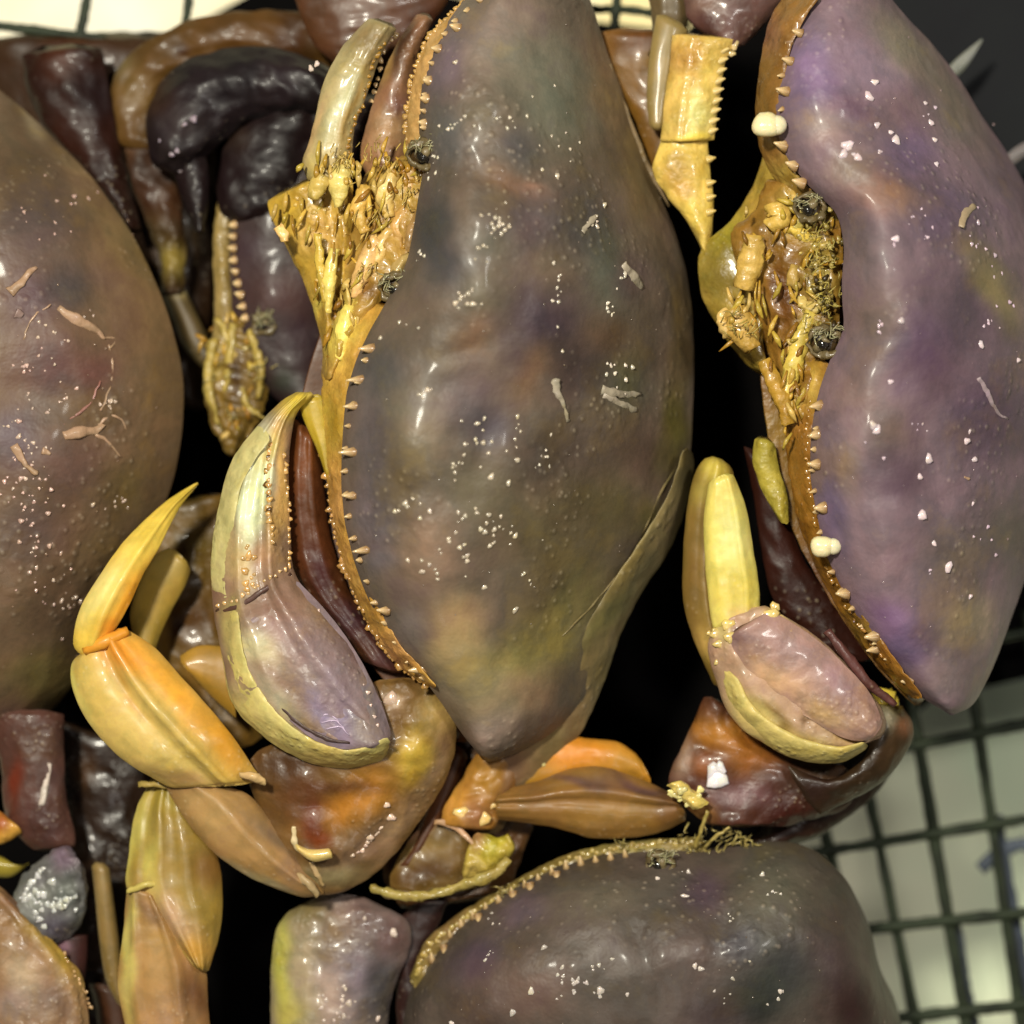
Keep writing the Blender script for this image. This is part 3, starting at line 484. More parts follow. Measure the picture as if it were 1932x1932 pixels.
# ---- lower claw of A
palm = strip('claw', [(545, 742), (488, 800), (438, 870), (413, 960), (400, 1050), (402, 1150), (420, 1240), (440, 1325), (500, 1385), (570, 1428), (650, 1446), (715, 1432)], [(600, 738), (560, 780), (548, 840), (545, 920), (548, 1000), (556, 1080), (600, 1140), (650, 1200), (690, 1262), (718, 1320), (738, 1380), (742, 1405)], a, (140, 112, 92), [
    (480, 930, (26, 140, 8), (226, 240, 190), 1.0), (425, 960, (16, 160, 8), (186, 176, 104)), (560, 760, 36, (214, 190, 40)), (505, 850, (10, 50, 30), (205, 180, 90)), (528, 920, (14, 130, 3), (214, 170, 90), 1.0), (450, 1060, (28, 60, 0), (190, 158, 96)), (500, 1050, 26, (170, 128, 90)), (430, 1130, (30, 40, 0), (134, 94, 84)), (530, 1140, (50, 55, 0), (132, 98, 82)),
    (560, 1210, (70, 40, 20), (158, 128, 128)), (640, 1300, (100, 60, 58), (134, 118, 132)), (600, 1340, (60, 18, 55), (146, 130, 162)), (660, 1220, (60, 30, 55), (108, 86, 90)), (480, 1225, (46, 26, 20), (206, 196, 150)), (440, 1180, (18, 60, 0), (170, 156, 84)), (470, 1350, (70, 22, 45), (212, 194, 110)), (530, 1330, (70, 14, 50), (190, 180, 150)), (600, 1425, (130, 22, 10), (214, 196, 112)), (470, 1350, (30, 60, -35), (206, 192, 110)), (520, 1400, (60, 20, 30), (212, 196, 112)), (700, 1425, (50, 14, -5), (206, 186, 100)), (710, 1385, 26, (150, 130, 128))],
    z=[80, 80, 90, 95, 95, 95, 95, 95, 90, 80], zR=[90, 90, 95, 100, 105, 110, 110, 100, 90], H=[18, 38, 50, 60, 66, 70, 74, 70, 60, 40], Hb=50, nt=90, nu=40, cap=.03, capb=.03, mat=M_CLAW, rough=4, rscale=30, k=.95, p=2.6, q=1.25, ridges=[(.45, 10, .1), (.25, -6, .08), (-.35, 9, .09)],
    lumps=[(520, 960, (10, 140, 5), 10), (470, 1170, (70, 12, -15), -10), (540, 1320, (120, 6, 52), 0), (480, 940, (14, 120, 10), 9), (600, 1300, (70, 30, 55), 8)])
strip('palm_rim', [(404, 1110), (418, 1235), (440, 1330), (500, 1392), (570, 1434), (650, 1450), (728, 1436)], [(448, 1130), (462, 1240), (500, 1315), (548, 1368), (605, 1402), (665, 1414), (738, 1388)], palm, (206, 192, 108), [(500, 1370, 40, (214, 200, 118)), (620, 1430, 50, (210, 184, 96)), (430, 1180, 40, (176, 160, 96))], z=80, zR=150, H=20, nt=60, nu=16, mat=M_CLAW, rough=5, rscale=22, k=.95)
plate = strip('palm_plate', [(446, 1185), (470, 1255), (512, 1322), (562, 1374), (622, 1410), (700, 1414)], [(556, 1090), (612, 1148), (660, 1212), (697, 1276), (724, 1340), (742, 1396)], palm, (130, 112, 122), [(520, 1150, (60, 36, 20), (132, 102, 82)), (560, 1215, (60, 24, 15), (160, 132, 130)), (475, 1240, (40, 26, 40), (204, 196, 156)), (612, 1325, (85, 34, 58), (140, 122, 166), 1.0), (680, 1320, (30, 70, -25), (118, 108, 114)), (700, 1390, 30, (134, 116, 118))], z=146, zR=116, H=26, nt=60, nu=30, mat=M_CLAW, rough=3, rscale=40, k=.95, p=2.2, q=1)
strip('outer_keel', [(490, 798), (438, 868), (411, 960), (398, 1050), (401, 1120)], [(512, 826), (462, 900), (444, 970), (436, 1050), (432, 1130)], palm, (196, 186, 118), [(430, 1000, (12, 90, 5), (172, 164, 100))], z=100, zR=138, H=10, nt=50, nu=14, mat=M_CLAW, rough=4, k=.95)
granules_and_glints(palm, along([(510, 840), (505, 900), (508, 960), (512, 1020)], 14) + along([(535, 860), (542, 940), (545, 1010), (545, 1070)], 14) + cluster(470, 1060, 8, 30, 12), (208, 164, 100), (3.5, 7), name='claw_teeth')
granules_and_glints(palm, along([(505, 865), (503, 900), (505, 935), (508, 965)], 4), (90, 60, 20), (5, 7), name='tooth_pits', sink=0)
tube('hinge_groove', [(x, y, surf(palm, x, y) + 1) for x, y in [(408, 1152), (440, 1148), (470, 1132), (505, 1108), (548, 1082)]], [3, 5, 5, 5, 3], palm, (92, 64, 56), M_CLAW, rough=3, flat=.5)
granules_and_glints(palm, along([(415, 1140), (450, 1130), (500, 1095), (540, 1072)], 12), (206, 166, 112), (3, 6), name='hinge_beads')
tube('palm_groove', [(x, y, surf(plate, x, y) + 1) for x, y in [(497, 1275), (525, 1325), (562, 1362), (612, 1392), (660, 1402)]], [2, 4, 4, 4, 2], palm, (84, 62, 60), M_CLAW, rough=2, flat=.5)
granules_and_glints(plate, along([(515, 1195), (560, 1180), (620, 1200)], 8) + [(545, 1078, 2), (620, 1215, 1.6), (600, 1150, 1)] + cluster(560, 1210, 40, 16, 12) + along([(640, 1240), (690, 1300), (715, 1370)], 7), (220, 190, 180), (2.5, 5))
for i in range(9):
    t0 = i / 8; x0, y0 = 545 + 70 * t0, 1285 + 90 * t0; scar(plate, [(x0, y0), (x0 + 26, y0 - 4), (x0 + 44, y0 + 12)], [1.2, 1.8, 1], (190, 170, 205), 'palm_ridge', 1)
fing = strip('moving_finger', [(552, 780), (535, 880), (535, 960), (545, 1060), (585, 1130), (635, 1190), (690, 1255)], [(600, 830), (612, 920), (622, 1000), (645, 1080), (680, 1150), (728, 1215), (765, 1278)], palm, (92, 46, 16), [(575, 860, (20, 80, 0), (128, 66, 20)), (600, 1080, (20, 50, -20), (66, 22, 28)), (660, 1170, (26, 60, -40), (74, 40, 52)), (720, 1240, 30, (96, 60, 62))], z=40, H=30, nt=50, nu=18, mat=M_SHELL, rough=5, k=.75, ridges=[(-.3, 9, .12), (.35, 6, .15)])
strip('arm_membrane', [(560, 748), (572, 790), (598, 850), (615, 900)], [(612, 742), (622, 790), (628, 840), (622, 900)], a, (180, 152, 30), z=70, H=14, nt=20, k=.85)
carp = strip('claw_wrist', [(690, 1285), (680, 1340), (665, 1380), (630, 1400), (570, 1400), (500, 1410), (465, 1450), (490, 1540), (520, 1640)], [(800, 1275), (852, 1335), (860, 1400), (842, 1470), (805, 1530), (762, 1590), (712, 1645), (640, 1685), (550, 1692)], a, (112, 80, 36), [
    (780, 1430, (40, 50, 10), (208, 172, 50)), (830, 1350, 40, (170, 140, 70)), (745, 1320, 20, (170, 138, 100)), (700, 1500, (60, 40, -30), (186, 124, 30)), (650, 1525, (80, 34, -30), (186, 116, 20)), (560, 1500, 60, (96, 54, 22)), (640, 1490, (90, 14, 0), (88, 46, 12)), (540, 1440, (70, 40, 0), (70, 38, 14)), (590, 1560, (18, 50, 0), (104, 40, 26)), (604, 1585, 20, (128, 50, 8)), (680, 1600, (80, 26, -40), (134, 104, 80)), (620, 1660, (90, 20, -10), (130, 118, 78)), (750, 1560, (70, 16, -60), (156, 122, 88)), (820, 1450, (16, 60, 20), (140, 110, 80))],  # dark spot below the palm is the palm's shadow, painted on
    z=[60, 60, 55, 40, 30, 20, 10, 10], zR=[50, 40, 20, 10, 0, 0, 0], H=[24, 40, 52, 60, 60, 60, 50, 40, 20], Hb=50, nt=80, nu=36, cap=.03, capb=.04, mat=M_CLAW, rough=8, rscale=40, k=.88, lumps=[(780, 1430, 30, 16), (600, 1520, (60, 18, 0), -16), (660, 1590, (70, 16, -40), 10)])
strip('joint_condyle', [(555, 1590), (585, 1602), (625, 1600)], [(562, 1608), (592, 1626), (632, 1618)], carp, (228, 196, 110), z=78, H=14, nt=14, mat=M_PALE)
granules_and_glints(carp, along([(720, 1560), (700, 1585), (680, 1605), (665, 1612)], 8) + [(740, 1322, 3.4), (735, 1540, 1.6), (728, 1518, 1.8), (700, 1580, 1.5), (500, 1555, 1)], (226, 196, 176), (3, 5.5))
scar(carp, [(588, 1625), (598, 1650), (612, 1672)], [5, 6, 3], (190, 160, 110), 'wrist_spine'); scar(carp, [(555, 1560), (556, 1590), (566, 1606)], [4, 6, 4], (210, 190, 140), 'wrist_spine')
# ---- orange walking leg of A
lg = strip('walking_leg', [(165, 1222), (134, 1255), (140, 1310), (175, 1375), (230, 1432), (290, 1470), (330, 1490)], [(232, 1183), (290, 1220), (345, 1280), (395, 1335), (440, 1390), (480, 1450), (500, 1478)], a, (196, 166, 80), [
    (185, 1320, (70, 90, -30), (204, 172, 80)), (270, 1400, (90, 40, 50), (206, 176, 90)), (140, 1290, (10, 80, -20), (222, 206, 100)), (230, 1235, (70, 30, 20), (236, 138, 14)), (330, 1300, (120, 28, 50), (234, 158, 24)), (420, 1400, (90, 36, 55), (204, 138, 24)), (340, 1470, (70, 16, 15), (170, 128, 76)), (230, 1290, (90, 8, 55), (186, 130, 42), .8)],
    z=[70, 75, 80, 80, 60], H=[34, 46, 50, 46, 30], nt=60, nu=30, rough=3, rscale=50, k=.95, ridges=[(.2, 20, .11), (-.06, -10, .12)], p=2.8, cap=.03, capb=.03)
dac = strip('foot_tip', [(373, 908), (310, 948), (235, 1020), (185, 1090), (150, 1150), (138, 1215), (155, 1245)], [(374, 914), (335, 965), (300, 1035), (270, 1085), (245, 1140), (218, 1188), (190, 1225)], lg, (226, 188, 62), [(245, 1130, (26, 80, 30), (240, 150, 18)), (190, 1110, (24, 80, 35), (224, 208, 118)), (350, 925, 50, (186, 160, 40)), (205, 1190, 22, (230, 140, 24)), (290, 1010, (30, 60, 40), (230, 196, 66))], z=[20, 40, 70, 90, 90, 80], H=[3, 16, 28, 34, 34, 28], nt=50, nu=20, cap=.02, capb=.1, k=.95, rough=2, ridges=[(.1, 8, .2)])
tube('knee_joint', [(160, 1228, 95), (195, 1212, 105), (240, 1190, 90)], [10, 13, 9], lg, (226, 148, 30), M_HORN, rough=3)
lg2 = strip('walking_leg', [(305, 1470), (345, 1540), (400, 1605), (470, 1655), (560, 1690), (600, 1690)], [(400, 1475), (470, 1500), (520, 1560), (560, 1610), (590, 1650), (615, 1685)], a, (166, 124, 68), [(400, 1540, (90, 40, 45), (184, 146, 86)), (360, 1480, (80, 16, 5), (130, 92, 55)), (520, 1580, (60, 22, 50), (110, 90, 68)), (480, 1660, (90, 10, 25), (190, 170, 124)), (550, 1650, 30, (160, 120, 90))], z=[40, 30, 20, 10], H=[30, 46, 46, 30], nt=50, nu=24, k=.88, rough=3, rscale=50, ridges=[(.1, 8, .2)])
lg3 = strip('walking_leg', [(288, 1462), (256, 1530), (243, 1610), (240, 1680), (290, 1750), (368, 1828)], [(350, 1490), (392, 1560), (416, 1640), (420, 1720), (410, 1780), (392, 1838)], a, (156, 126, 46), [(262, 1540, (16, 90, 8), (196, 182, 84)), (245, 1600, (8, 80, 4), (222, 208, 100)), (340, 1600, 60, (148, 118, 44)), (400, 1640, 40, (110, 70, 20)), (285, 1640, (12, 60, 0), (212, 196, 90)), (310, 1500, 34, (160, 138, 40)), (330, 1740, (28, 70, -38), (196, 156, 120)), (375, 1790, (26, 40, -30), (206, 150, 50))], z=[-10, 0, 10, 20], H=[24, 42, 46, 36], nt=50, nu=30, k=.88, rough=3, cap=.02, ridges=[(-.3, 11, .12), (-.62, -7, .1), (.3, 8, .2)])
strip('foot_tip', [(240, 1665), (232, 1760), (222, 1840), (228, 1900), (250, 1990)], [(300, 1690), (350, 1760), (388, 1830), (392, 1880), (400, 1990)], lg3, (168, 124, 66), [(242, 1800, (14, 140, 2), (206, 194, 96)), (340, 1720, (28, 70, -38), (196, 150, 110)), (370, 1790, (22, 34, -30), (206, 148, 44)), (300, 1800, (36, 80, 0), (178, 136, 74)), (370, 1880, (40, 60, 0), (92, 48, 24)), (320, 1930, (40, 60, 0), (180, 136, 100)), (280, 1720, (12, 60, -35), (138, 100, 66))], z=[10, 10, 0], H=[34, 40, 40], nt=44, nu=30, cap=.01, k=.88, rough=3, ridges=[(.35, 12, .12), (-.65, 8, .1)])
strip('walking_leg', [(172, 1625), (180, 1700), (188, 1780), (200, 1850), (225, 1900)], [(205, 1630), (215, 1700), (225, 1780), (232, 1850), (240, 1900)], a, (140, 112, 56), [(185, 1650, (10, 60, 0), (160, 134, 84))], z=-90, H=18, nt=30, nu=12, k=.8, label='thin shadowed leg beside the yellow leg')
strip('walking_leg', [(325, 1030), (290, 1050), (262, 1100), (245, 1160), (255, 1215)], [(362, 1070), (350, 1105), (325, 1150), (302, 1200), (290, 1235)], a, (168, 136, 44), [(330, 1070, 30, (190, 158, 70))], z=-40, H=24, nt=30, nu=14, k=.75)
strip('walking_leg', [(250, 960), (255, 1060), (265, 1180), (310, 1290), (400, 1420)], [(440, 920), (440, 1060), (440, 1180), (460, 1280), (500, 1400)], a, (122, 88, 22), [(370, 1030, 50, (100, 80, 20)), (360, 1170, 50, (92, 54, 12)), (390, 1270, 40, (150, 104, 30)), (350, 930, 40, (60, 50, 12))], z=-150, H=34, nt=40, nu=22, k=.7, rough=9, mat=M_CLAW)
strip('walking_leg', [(335, 1240), (375, 1218), (430, 1220)], [(360, 1275), (405, 1320), (450, 1360)], a, (182, 134, 36), z=-20, H=22, nt=20, nu=12, k=.75)

for par_, p0, p1, z_, r_, c_ in [(lg, (455, 1462), (500, 1478), 95, 9, (206, 170, 110)), (lg2, (318, 1480), (400, 1480), 62, 8, (150, 112, 66)), (lg3, (240, 1682), (300, 1668), 34, 7, (196, 178, 84)), (lg3, (262, 1480), (330, 1490), 22, 7, (176, 150, 70)), (lg2, (560, 1650), (600, 1690), 45, 8, (176, 150, 104))]:
    tube('joint_rim', [(*p0, z_), ((p0[0] + p1[0]) / 2, (p0[1] + p1[1]) / 2 - 5, z_ + 8), (*p1, z_)], [r_ * .7, r_, r_ * .8], par_, c_, M_CLAW, rough=4)
strip('belly', [(700, 1380), (730, 1520), (720, 1640), (760, 1720)], [(1010, 1380), (1020, 1500), (990, 1600), (960, 1690)], a, (96, 60, 24), [(860, 1560, 50, (140, 96, 30)), (780, 1640, 40, (60, 34, 12)), (940, 1470, 50, (130, 90, 30))], z=-120, H=30, nt=40, nu=26, mat=M_FACE, rough=12, rscale=34, k=.75)
# ---- rear leg pieces of A between its corner and crab D
r1 = strip('walking_leg', [(960, 1420), (1030, 1380), (1100, 1392), (1165, 1400), (1205, 1425)], [(940, 1510), (1040, 1500), (1110, 1470), (1170, 1470), (1235, 1485)], a, (196, 132, 30), [(1070, 1415, (90, 30, 5), (224, 132, 14)), (990, 1450, 40, (150, 112, 26)), (1190, 1440, 30, (196, 136, 34))], z=-60, H=28, nt=40, nu=20, k=.85, rough=3)
strip('leg_segment', [(930, 1490), (1010, 1475), (1070, 1452), (1130, 1446), (1200, 1466), (1275, 1500)], [(930, 1545), (1040, 1560), (1110, 1580), (1170, 1582), (1240, 1572), (1300, 1545)], r1, (142, 100, 40), [(1100, 1470, (70, 12, 5), (96, 66, 62)), (1210, 1485, (60, 12, 25), (84, 54, 62)), (1150, 1535, (90, 24, 0), (152, 110, 38)), (1010, 1500, 30, (128, 88, 40)), (1260, 1530, 30, (122, 82, 46))], z=-30, H=42, nt=50, nu=26, k=.85, rough=4, rscale=40, cap=.02, ridges=[(-.3, 14, .12), (0, -7, .12)])
granules_and_glints(r1, [(1012, 1428, 2.4), (1022, 1436, 2)], (240, 225, 160), (3, 5))
r2 = strip('walking_leg', [(900, 1420), (870, 1470), (840, 1520), (830, 1560)], [(990, 1400), (975, 1470), (950, 1530), (930, 1570)], a, (168, 112, 34), [(960, 1450, (20, 70, 15), (120, 92, 70)), (860, 1520, 28, (216, 150, 50)), (915, 1470, 30, (166, 116, 28)), (900, 1540, 30, (150, 96, 56))], z=-30, H=40, nt=36, nu=20, k=.85, rough=9, rscale=30)
granules_and_glints(r2, [(872, 1535, 4), (912, 1545, 3.6), (925, 1520, 1.6)], (236, 200, 130), (3, 5))
strip('walking_leg', [(850, 1400), (812, 1500), (770, 1600), (740, 1640)], [(885, 1420), (860, 1500), (820, 1580), (780, 1640)], a, (98, 52, 20), z=-60, H=26, nt=30, nu=12, k=.6)
r3 = strip('walking_leg', [(820, 1540), (780, 1575), (740, 1640), (735, 1680)], [(880, 1570), (900, 1620), (880, 1670), (820, 1690)], a, (112, 82, 28), [(800, 1560, (40, 14, -20), (170, 120, 92)), (810, 1600, (50, 14, 0), (136, 106, 44)), (800, 1645, (60, 22, 0), (82, 48, 14))], z=-50, H=20, nt=30, nu=18, k=.8, rough=6)
tube('leg_edge', [(700, 1676, -10), (760, 1690, -5), (820, 1688, -5), (880, 1668, 0), (930, 1650, 0), (960, 1620, 0)], [8, 10, 10, 9, 12, 8], r3, (170, 150, 70), M_FACE, rough=6, seg=40)
r4 = strip('walking_leg', [(880, 1600), (900, 1570), (940, 1580), (960, 1570)], [(870, 1660), (920, 1650), (950, 1630), (975, 1600)], a, (178, 154, 50), [(935, 1590, 28, (190, 178, 34)), (890, 1640, 24, (200, 172, 84)), (900, 1570, 24, (160, 110, 70))], z=-20, H=22, nt=26, nu=16, mat=M_FACE, rough=10, rscale=20, k=.85)
scar(r4, [(820, 1550), (860, 1560), (890, 1590), (905, 1610)], [5, 6, 5, 3], (196, 150, 110), 'leg_spine_or_glint')

# ================================================================== CRAB B (right)
b = thing('crab', 1750, 650, 0, 'purple crab at the right edge with two large pale pearly spines on its shell margin', 'crab', CR)
B_front = [(1600, -60), (1530, -5), (1490, 55), (1472, 110), (1463, 170), (1465, 240), (1482, 290), (1520, 345), (1575, 400), (1592, 460), (1588, 540), (1590, 620), (1562, 690), (1540, 760), (1530, 830), (1530, 900), (1542, 980), (1560, 1050), (1600, 1130), (1645, 1205), (1690, 1265), (1730, 1310), (1790, 1348)]
B_back = [(1640, -60), (1700, 20), (1760, 85), (1810, 150), (1850, 215), (1900, 290), (1950, 380), (2000, 500), (2025, 640), (2020, 800), (1990, 950), (1940, 1080), (1900, 1190), (1868, 1270), (1835, 1330), (1800, 1350)]
shB = strip('carapace', B_front, B_back, b, (122, 100, 112), [(1740, 640, 60, (104, 82, 118)), (1860, 780, 60, (100, 78, 108)), 
    (1640, 130, (100, 60, 20), (140, 118, 140)), (1530, 170, (50, 60, 10), (122, 98, 140)), (1700, 80, (80, 40, 40), (142, 130, 112)), (1600, 200, (60, 24, 20), (116, 84, 108)), (1555, 240, 40, (150, 124, 120)), (1790, 190, (40, 110, -35), (124, 112, 98)), (1660, 360, (60, 40, 20), (150, 108, 88)), (1600, 320, 40, (138, 116, 106)), (1720, 290, 50, (106, 86, 120)),
    (1700, 200, 50, (120, 96, 104)), (1640, 480, 60, (118, 102, 108)), (1790, 400, (80, 60, 0), (106, 86, 112)), (1660, 600, 70, (116, 98, 92)), (1820, 580, 90, (88, 72, 86)), (1620, 740, 60, (124, 100, 96)), (1760, 700, 70, (92, 70, 84)), (1880, 540, (30, 100, -30), (134, 120, 76)), (1880, 800, 80, (98, 78, 94)), (1680, 820, 50, (104, 84, 74)), (1600, 880, (24, 60, 0), (144, 118, 106)),
    (1690, 900, 60, (84, 64, 78)), (1570, 980, (24, 80, -10), (104, 86, 120)), (1660, 1060, 60, (134, 108, 118)), (1680, 1180, (60, 50, 40), (124, 92, 134)), (1700, 1230, 40, (104, 86, 124)), (1530, 120, (30, 60, 0), (134, 108, 150)), (1800, 1050, 70, (112, 98, 96)), (1830, 1170, (50, 60, 20), (152, 134, 108)), (1800, 1280, 50, (134, 116, 118)), (1900, 1000, 60, (108, 96, 88))],
    z=[60, 120, 150, 160, 160, 150, 120, 60], zR=[40, -60, -110, -130, -130, -100, -30, 40], H=[60, 120, 160, 180, 185, 165, 110, 50], Hb=60, p=2.5, q=1.05, nt=150, nu=70, cap=.03, mat=M_SHELL, under=(150, 110, 50), rough=5, rscale=80, k=.92,
    lumps=[(1660, 500, (80, 170, 0), 34), (1640, 180, (70, 50, 0), 14), (1600, 330, (80, 14, 30), -5), (1700, 320, 50, 14), (1660, 480, (50, 50, 0), 14), (1800, 420, 60, 14), (1740, 620, 70, 14), (1640, 640, (70, 14, -10), -10), (1620, 830, (60, 80, 0), 16), (1760, 880, (20, 90, -15), -12), (1700, 1000, 80, 14), (1860, 700, 60, 12), (1830, 560, (14, 60, -30), -8)])
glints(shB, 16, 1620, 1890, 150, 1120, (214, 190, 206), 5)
granules_and_glints(shB, [(1650, 155, 1.8), (1638, 182, 1.9), (1655, 236, 1.9), (1690, 265, 2.4), (1680, 250, 1.2), (1755, 232, 1.7), (1762, 265, 1.7), (1765, 310, 1.6), (1745, 195, 1.2), (1600, 275, 2.4), (1592, 290, 1.8), (1618, 298, 1.8), (1612, 292, 1.2), (1690, 450, 1.8), (1700, 606, 2), (1648, 802, 2.6), (1655, 812, 2), (1752, 866, 2.2), (1735, 900, 1.9), (1738, 972, 2.1), (1762, 1025, 1.6), (1788, 1070, 2), (1822, 832, 1.8), (1838, 868, 1.9), (1828, 815, 1.2), (1834, 950, 1.4), (1830, 1125, 1.2), (1850, 650, 1.6), (1920, 680, 1.5), (1680, 720, 1.4)], (226, 206, 214), (3.0, 5.0), jit=1)
granules_and_glints(shB, [(random.uniform(1560, 1920), random.uniform(60, 1200), random.uniform(.5, 1)) for _ in range(80)], (148, 124, 128), (1.3, 2.8), sink=.1, name='fine_granules')
scar(shB, [(1838, 388), (1820, 405), (1812, 428)], [5, 9, 7], (165, 145, 115)); scar(shB, [(1845, 712), (1862, 740), (1880, 775), (1900, 790)], [5, 5, 3.5, 2], (170, 150, 160)); scar(shB, [(1820, 900), (1830, 905)], [3, 3])
teeth(shB, [(1508, 62), (1490, 115), (1482, 172), (1478, 275), (1498, 312), (1512, 345)], (-16, -3), (220, 170, 140), r=8)
teeth(shB, [(1545, 765), (1540, 820), (1540, 876), (1552, 958), (1595, 1120), (1650, 1200), (1652, 1225), (1716, 1285)], (-18, 2), r=8.5)
teeth(shB, along([(1545, 770), (1535, 900), (1560, 1050), (1610, 1150), (1700, 1275)], 14) + along([(1500, 50), (1475, 150), (1480, 270)], 7), (-9, 1), r=4.5)
for x, y, r, rr in [(1450, 236, 24, 20), (1556, 1031, 20, 17)]:
    P, F = ball(x, y, 176, r, rr, n=20, rings=12, irr=.06); P[:, 0] += np.where(P[:, 0] < x, -8, 0); link_mesh('pearly_spine', P, F, M_PALE, np.tile(lin((238, 226, 180), .9), (len(P), 1)), shB)
    P, F = ball(x + 16, y, 176, r * .8, rr * .8, n=16, rings=8); link_mesh('spine_base', P, F, M_PALE, np.tile(lin((232, 224, 190), .9), (len(P), 1)), shB)
strip('shell_rim', [(1515, -40), (1460, 20), (1438, 100), (1425, 190), (1428, 260), (1450, 320), (1500, 380)], [(1550, -10), (1510, 50), (1488, 110), (1478, 180), (1480, 250), (1500, 320), (1540, 370)], b, (152, 106, 42), [(1440, 60, 40, (140, 90, 60)), (1440, 200, (18, 90, 0), (124, 86, 24)), (1480, 340, 40, (206, 172, 72))], z=70, zR=140, H=16, Hb=40, nt=60, nu=12, mat=M_FACE, rough=6, k=.8)
rb = strip('shell_rim', [(1500, 660), (1490, 740), (1482, 820), (1490, 900), (1505, 980), (1530, 1050), (1570, 1130), (1620, 1210), (1680, 1280), (1720, 1320)], [(1570, 680), (1552, 760), (1544, 830), (1545, 900), (1556, 980), (1578, 1050), (1615, 1130), (1660, 1200), (1705, 1265), (1745, 1315)], b, (150, 98, 22), [(1510, 720, 50, (196, 164, 62)), (1510, 850, (24, 90, 0), (156, 104, 30)), (1560, 1060, 50, (130, 86, 18)), (1630, 1180, 40, (128, 98, 30))], z=60, zR=140, H=18, Hb=50, nt=80, nu=14, mat=M_FACE, rough=10, rscale=22, k=1.0)
granules_and_glints(rb, along([(1530, 760), (1524, 840), (1526, 900), (1540, 990)], 18) + along([(1560, 1070), (1610, 1160), (1660, 1235)], 14), (176, 128, 58), (3, 7), name='rim_granules', sink=-.3)
strip('underside', [(1560, 300), (1460, 480), (1435, 660), (1445, 800), (1465, 900), (1500, 1010), (1560, 1120), (1640, 1240), (1720, 1330)], [(1900, 300), (1950, 480), (1960, 660), (1940, 850), (1880, 1000), (1820, 1130), (1780, 1260), (1740, 1330)], b, (140, 96, 32), [(1490, 900, (30, 130, -10), (136, 98, 26)), (1540, 1080, (50, 50, -40), (104, 60, 26)), (1460, 800, 36, (160, 120, 34))], z=20, zR=-90, H=26, Hb=120, nt=60, nu=24, k=.8, cap=.05, mat=M_FACE, rough=6)
strip('arm_edge', [(1425, 820), (1420, 870), (1440, 930), (1470, 985)], [(1460, 830), (1470, 880), (1485, 930), (1490, 990)], b, (172, 156, 48), z=50, H=18, nt=24, mat=M_FACE, rough=5, k=.9)
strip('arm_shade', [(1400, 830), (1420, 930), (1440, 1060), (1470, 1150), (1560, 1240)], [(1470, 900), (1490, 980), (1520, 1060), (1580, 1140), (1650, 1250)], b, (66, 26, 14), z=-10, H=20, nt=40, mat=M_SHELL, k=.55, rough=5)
# face of B
fB = strip('face_plate', [(1450, 330), (1420, 400), (1380, 440), (1400, 540), (1440, 640), (1470, 740), (1490, 800)], [(1530, 360), (1580, 410), (1590, 480), (1585, 560), (1580, 640), (1548, 720), (1525, 800)], b, (140, 98, 26), [(1500, 400, 44, (206, 172, 72)), (1480, 560, (24, 90, -10), (84, 40, 8)), (1545, 480, 30, (150, 130, 40)), (1540, 540, 34, (134, 118, 40)), (1560, 620, 30, (110, 88, 30)), (1505, 680, (18, 90, 15), (206, 180, 66)), (1420, 500, 30, (160, 120, 34)), (1495, 760, 30, (178, 140, 50))], z=50, zR=100, H=36, Hb=60, nt=60, nu=28, mat=M_FACE, rough=13, rscale=24, k=1.0)
strip('jaw_plate', [(1455, 240), (1425, 340), (1380, 415), (1322, 470), (1325, 560), (1370, 640), (1420, 700)], [(1490, 300), (1480, 380), (1470, 440), (1450, 520), (1440, 580), (1440, 640), (1450, 710)], b, (164, 136, 44), [(1380, 450, 50, (150, 140, 30)), (1350, 520, 40, (112, 96, 24)), (1440, 420, 40, (190, 150, 54))], z=10, zR=60, H=20, nt=50, nu=18, mat=M_FACE, rough=8, k=.9, cap=.02)
for pts, r, cc in [([(1425, 445), (1415, 500), (1402, 545)], [14, 20, 15], (196, 158, 66)), ([(1385, 580), (1400, 620), (1420, 660)], [16, 24, 14], (190, 150, 62)), ([(1378, 585), (1362, 600), (1372, 640)], [6, 8, 6], (206, 170, 90)), ([(1490, 430), (1520, 445), (1552, 455)], [7, 10, 6], (214, 182, 62)), ([(1530, 590), (1512, 640), (1495, 700), (1480, 750)], [8, 14, 14, 8], (204, 178, 66)), ([(1460, 380), (1470, 410), (1450, 430)], [14, 20, 12], (204, 166, 66)), ([(1510, 560), (1525, 580), (1560, 570)], [6, 9, 6], (196, 170, 86)), ([(1500, 500), (1495, 530), (1510, 545)], [8, 10, 6], (170, 138, 60)), ([(1440, 680), (1470, 740), (1490, 800)], [10, 14, 10], (176, 132, 34)), ([(1560, 510), (1545, 540), (1530, 550)], [6, 9, 6], (170, 150, 70)), ([(1508, 380), (1515, 410), (1500, 430)], [8, 10, 8], (190, 170, 70))]:
    tube('maxilliped', [(x, y, 110) for x, y in pts], [q * 1.3 for q in r], fB, cc, M_FACE, n=12, rough=6, seg=18, k=1.0, flat=.7)
eye(b, 1528, 392, 150, 24, -1.0); eye(b, 1556, 645, 155, 25, 2.4); 
bristles('face_bristles', [(1540, 430, 20), (1550, 500, 20), (1560, 560, 16), (1540, 610, 18), (1400, 620, 16)], fB, (190, 172, 92), n=90, ln=(10, 24), r=1.6, z=140)
granules_and_glints(fB, cluster(1545, 500, 22, 50, 40) + cluster(1530, 390, 16, 16, 12), (188, 166, 84), (4, 9), mat=M_FACE)
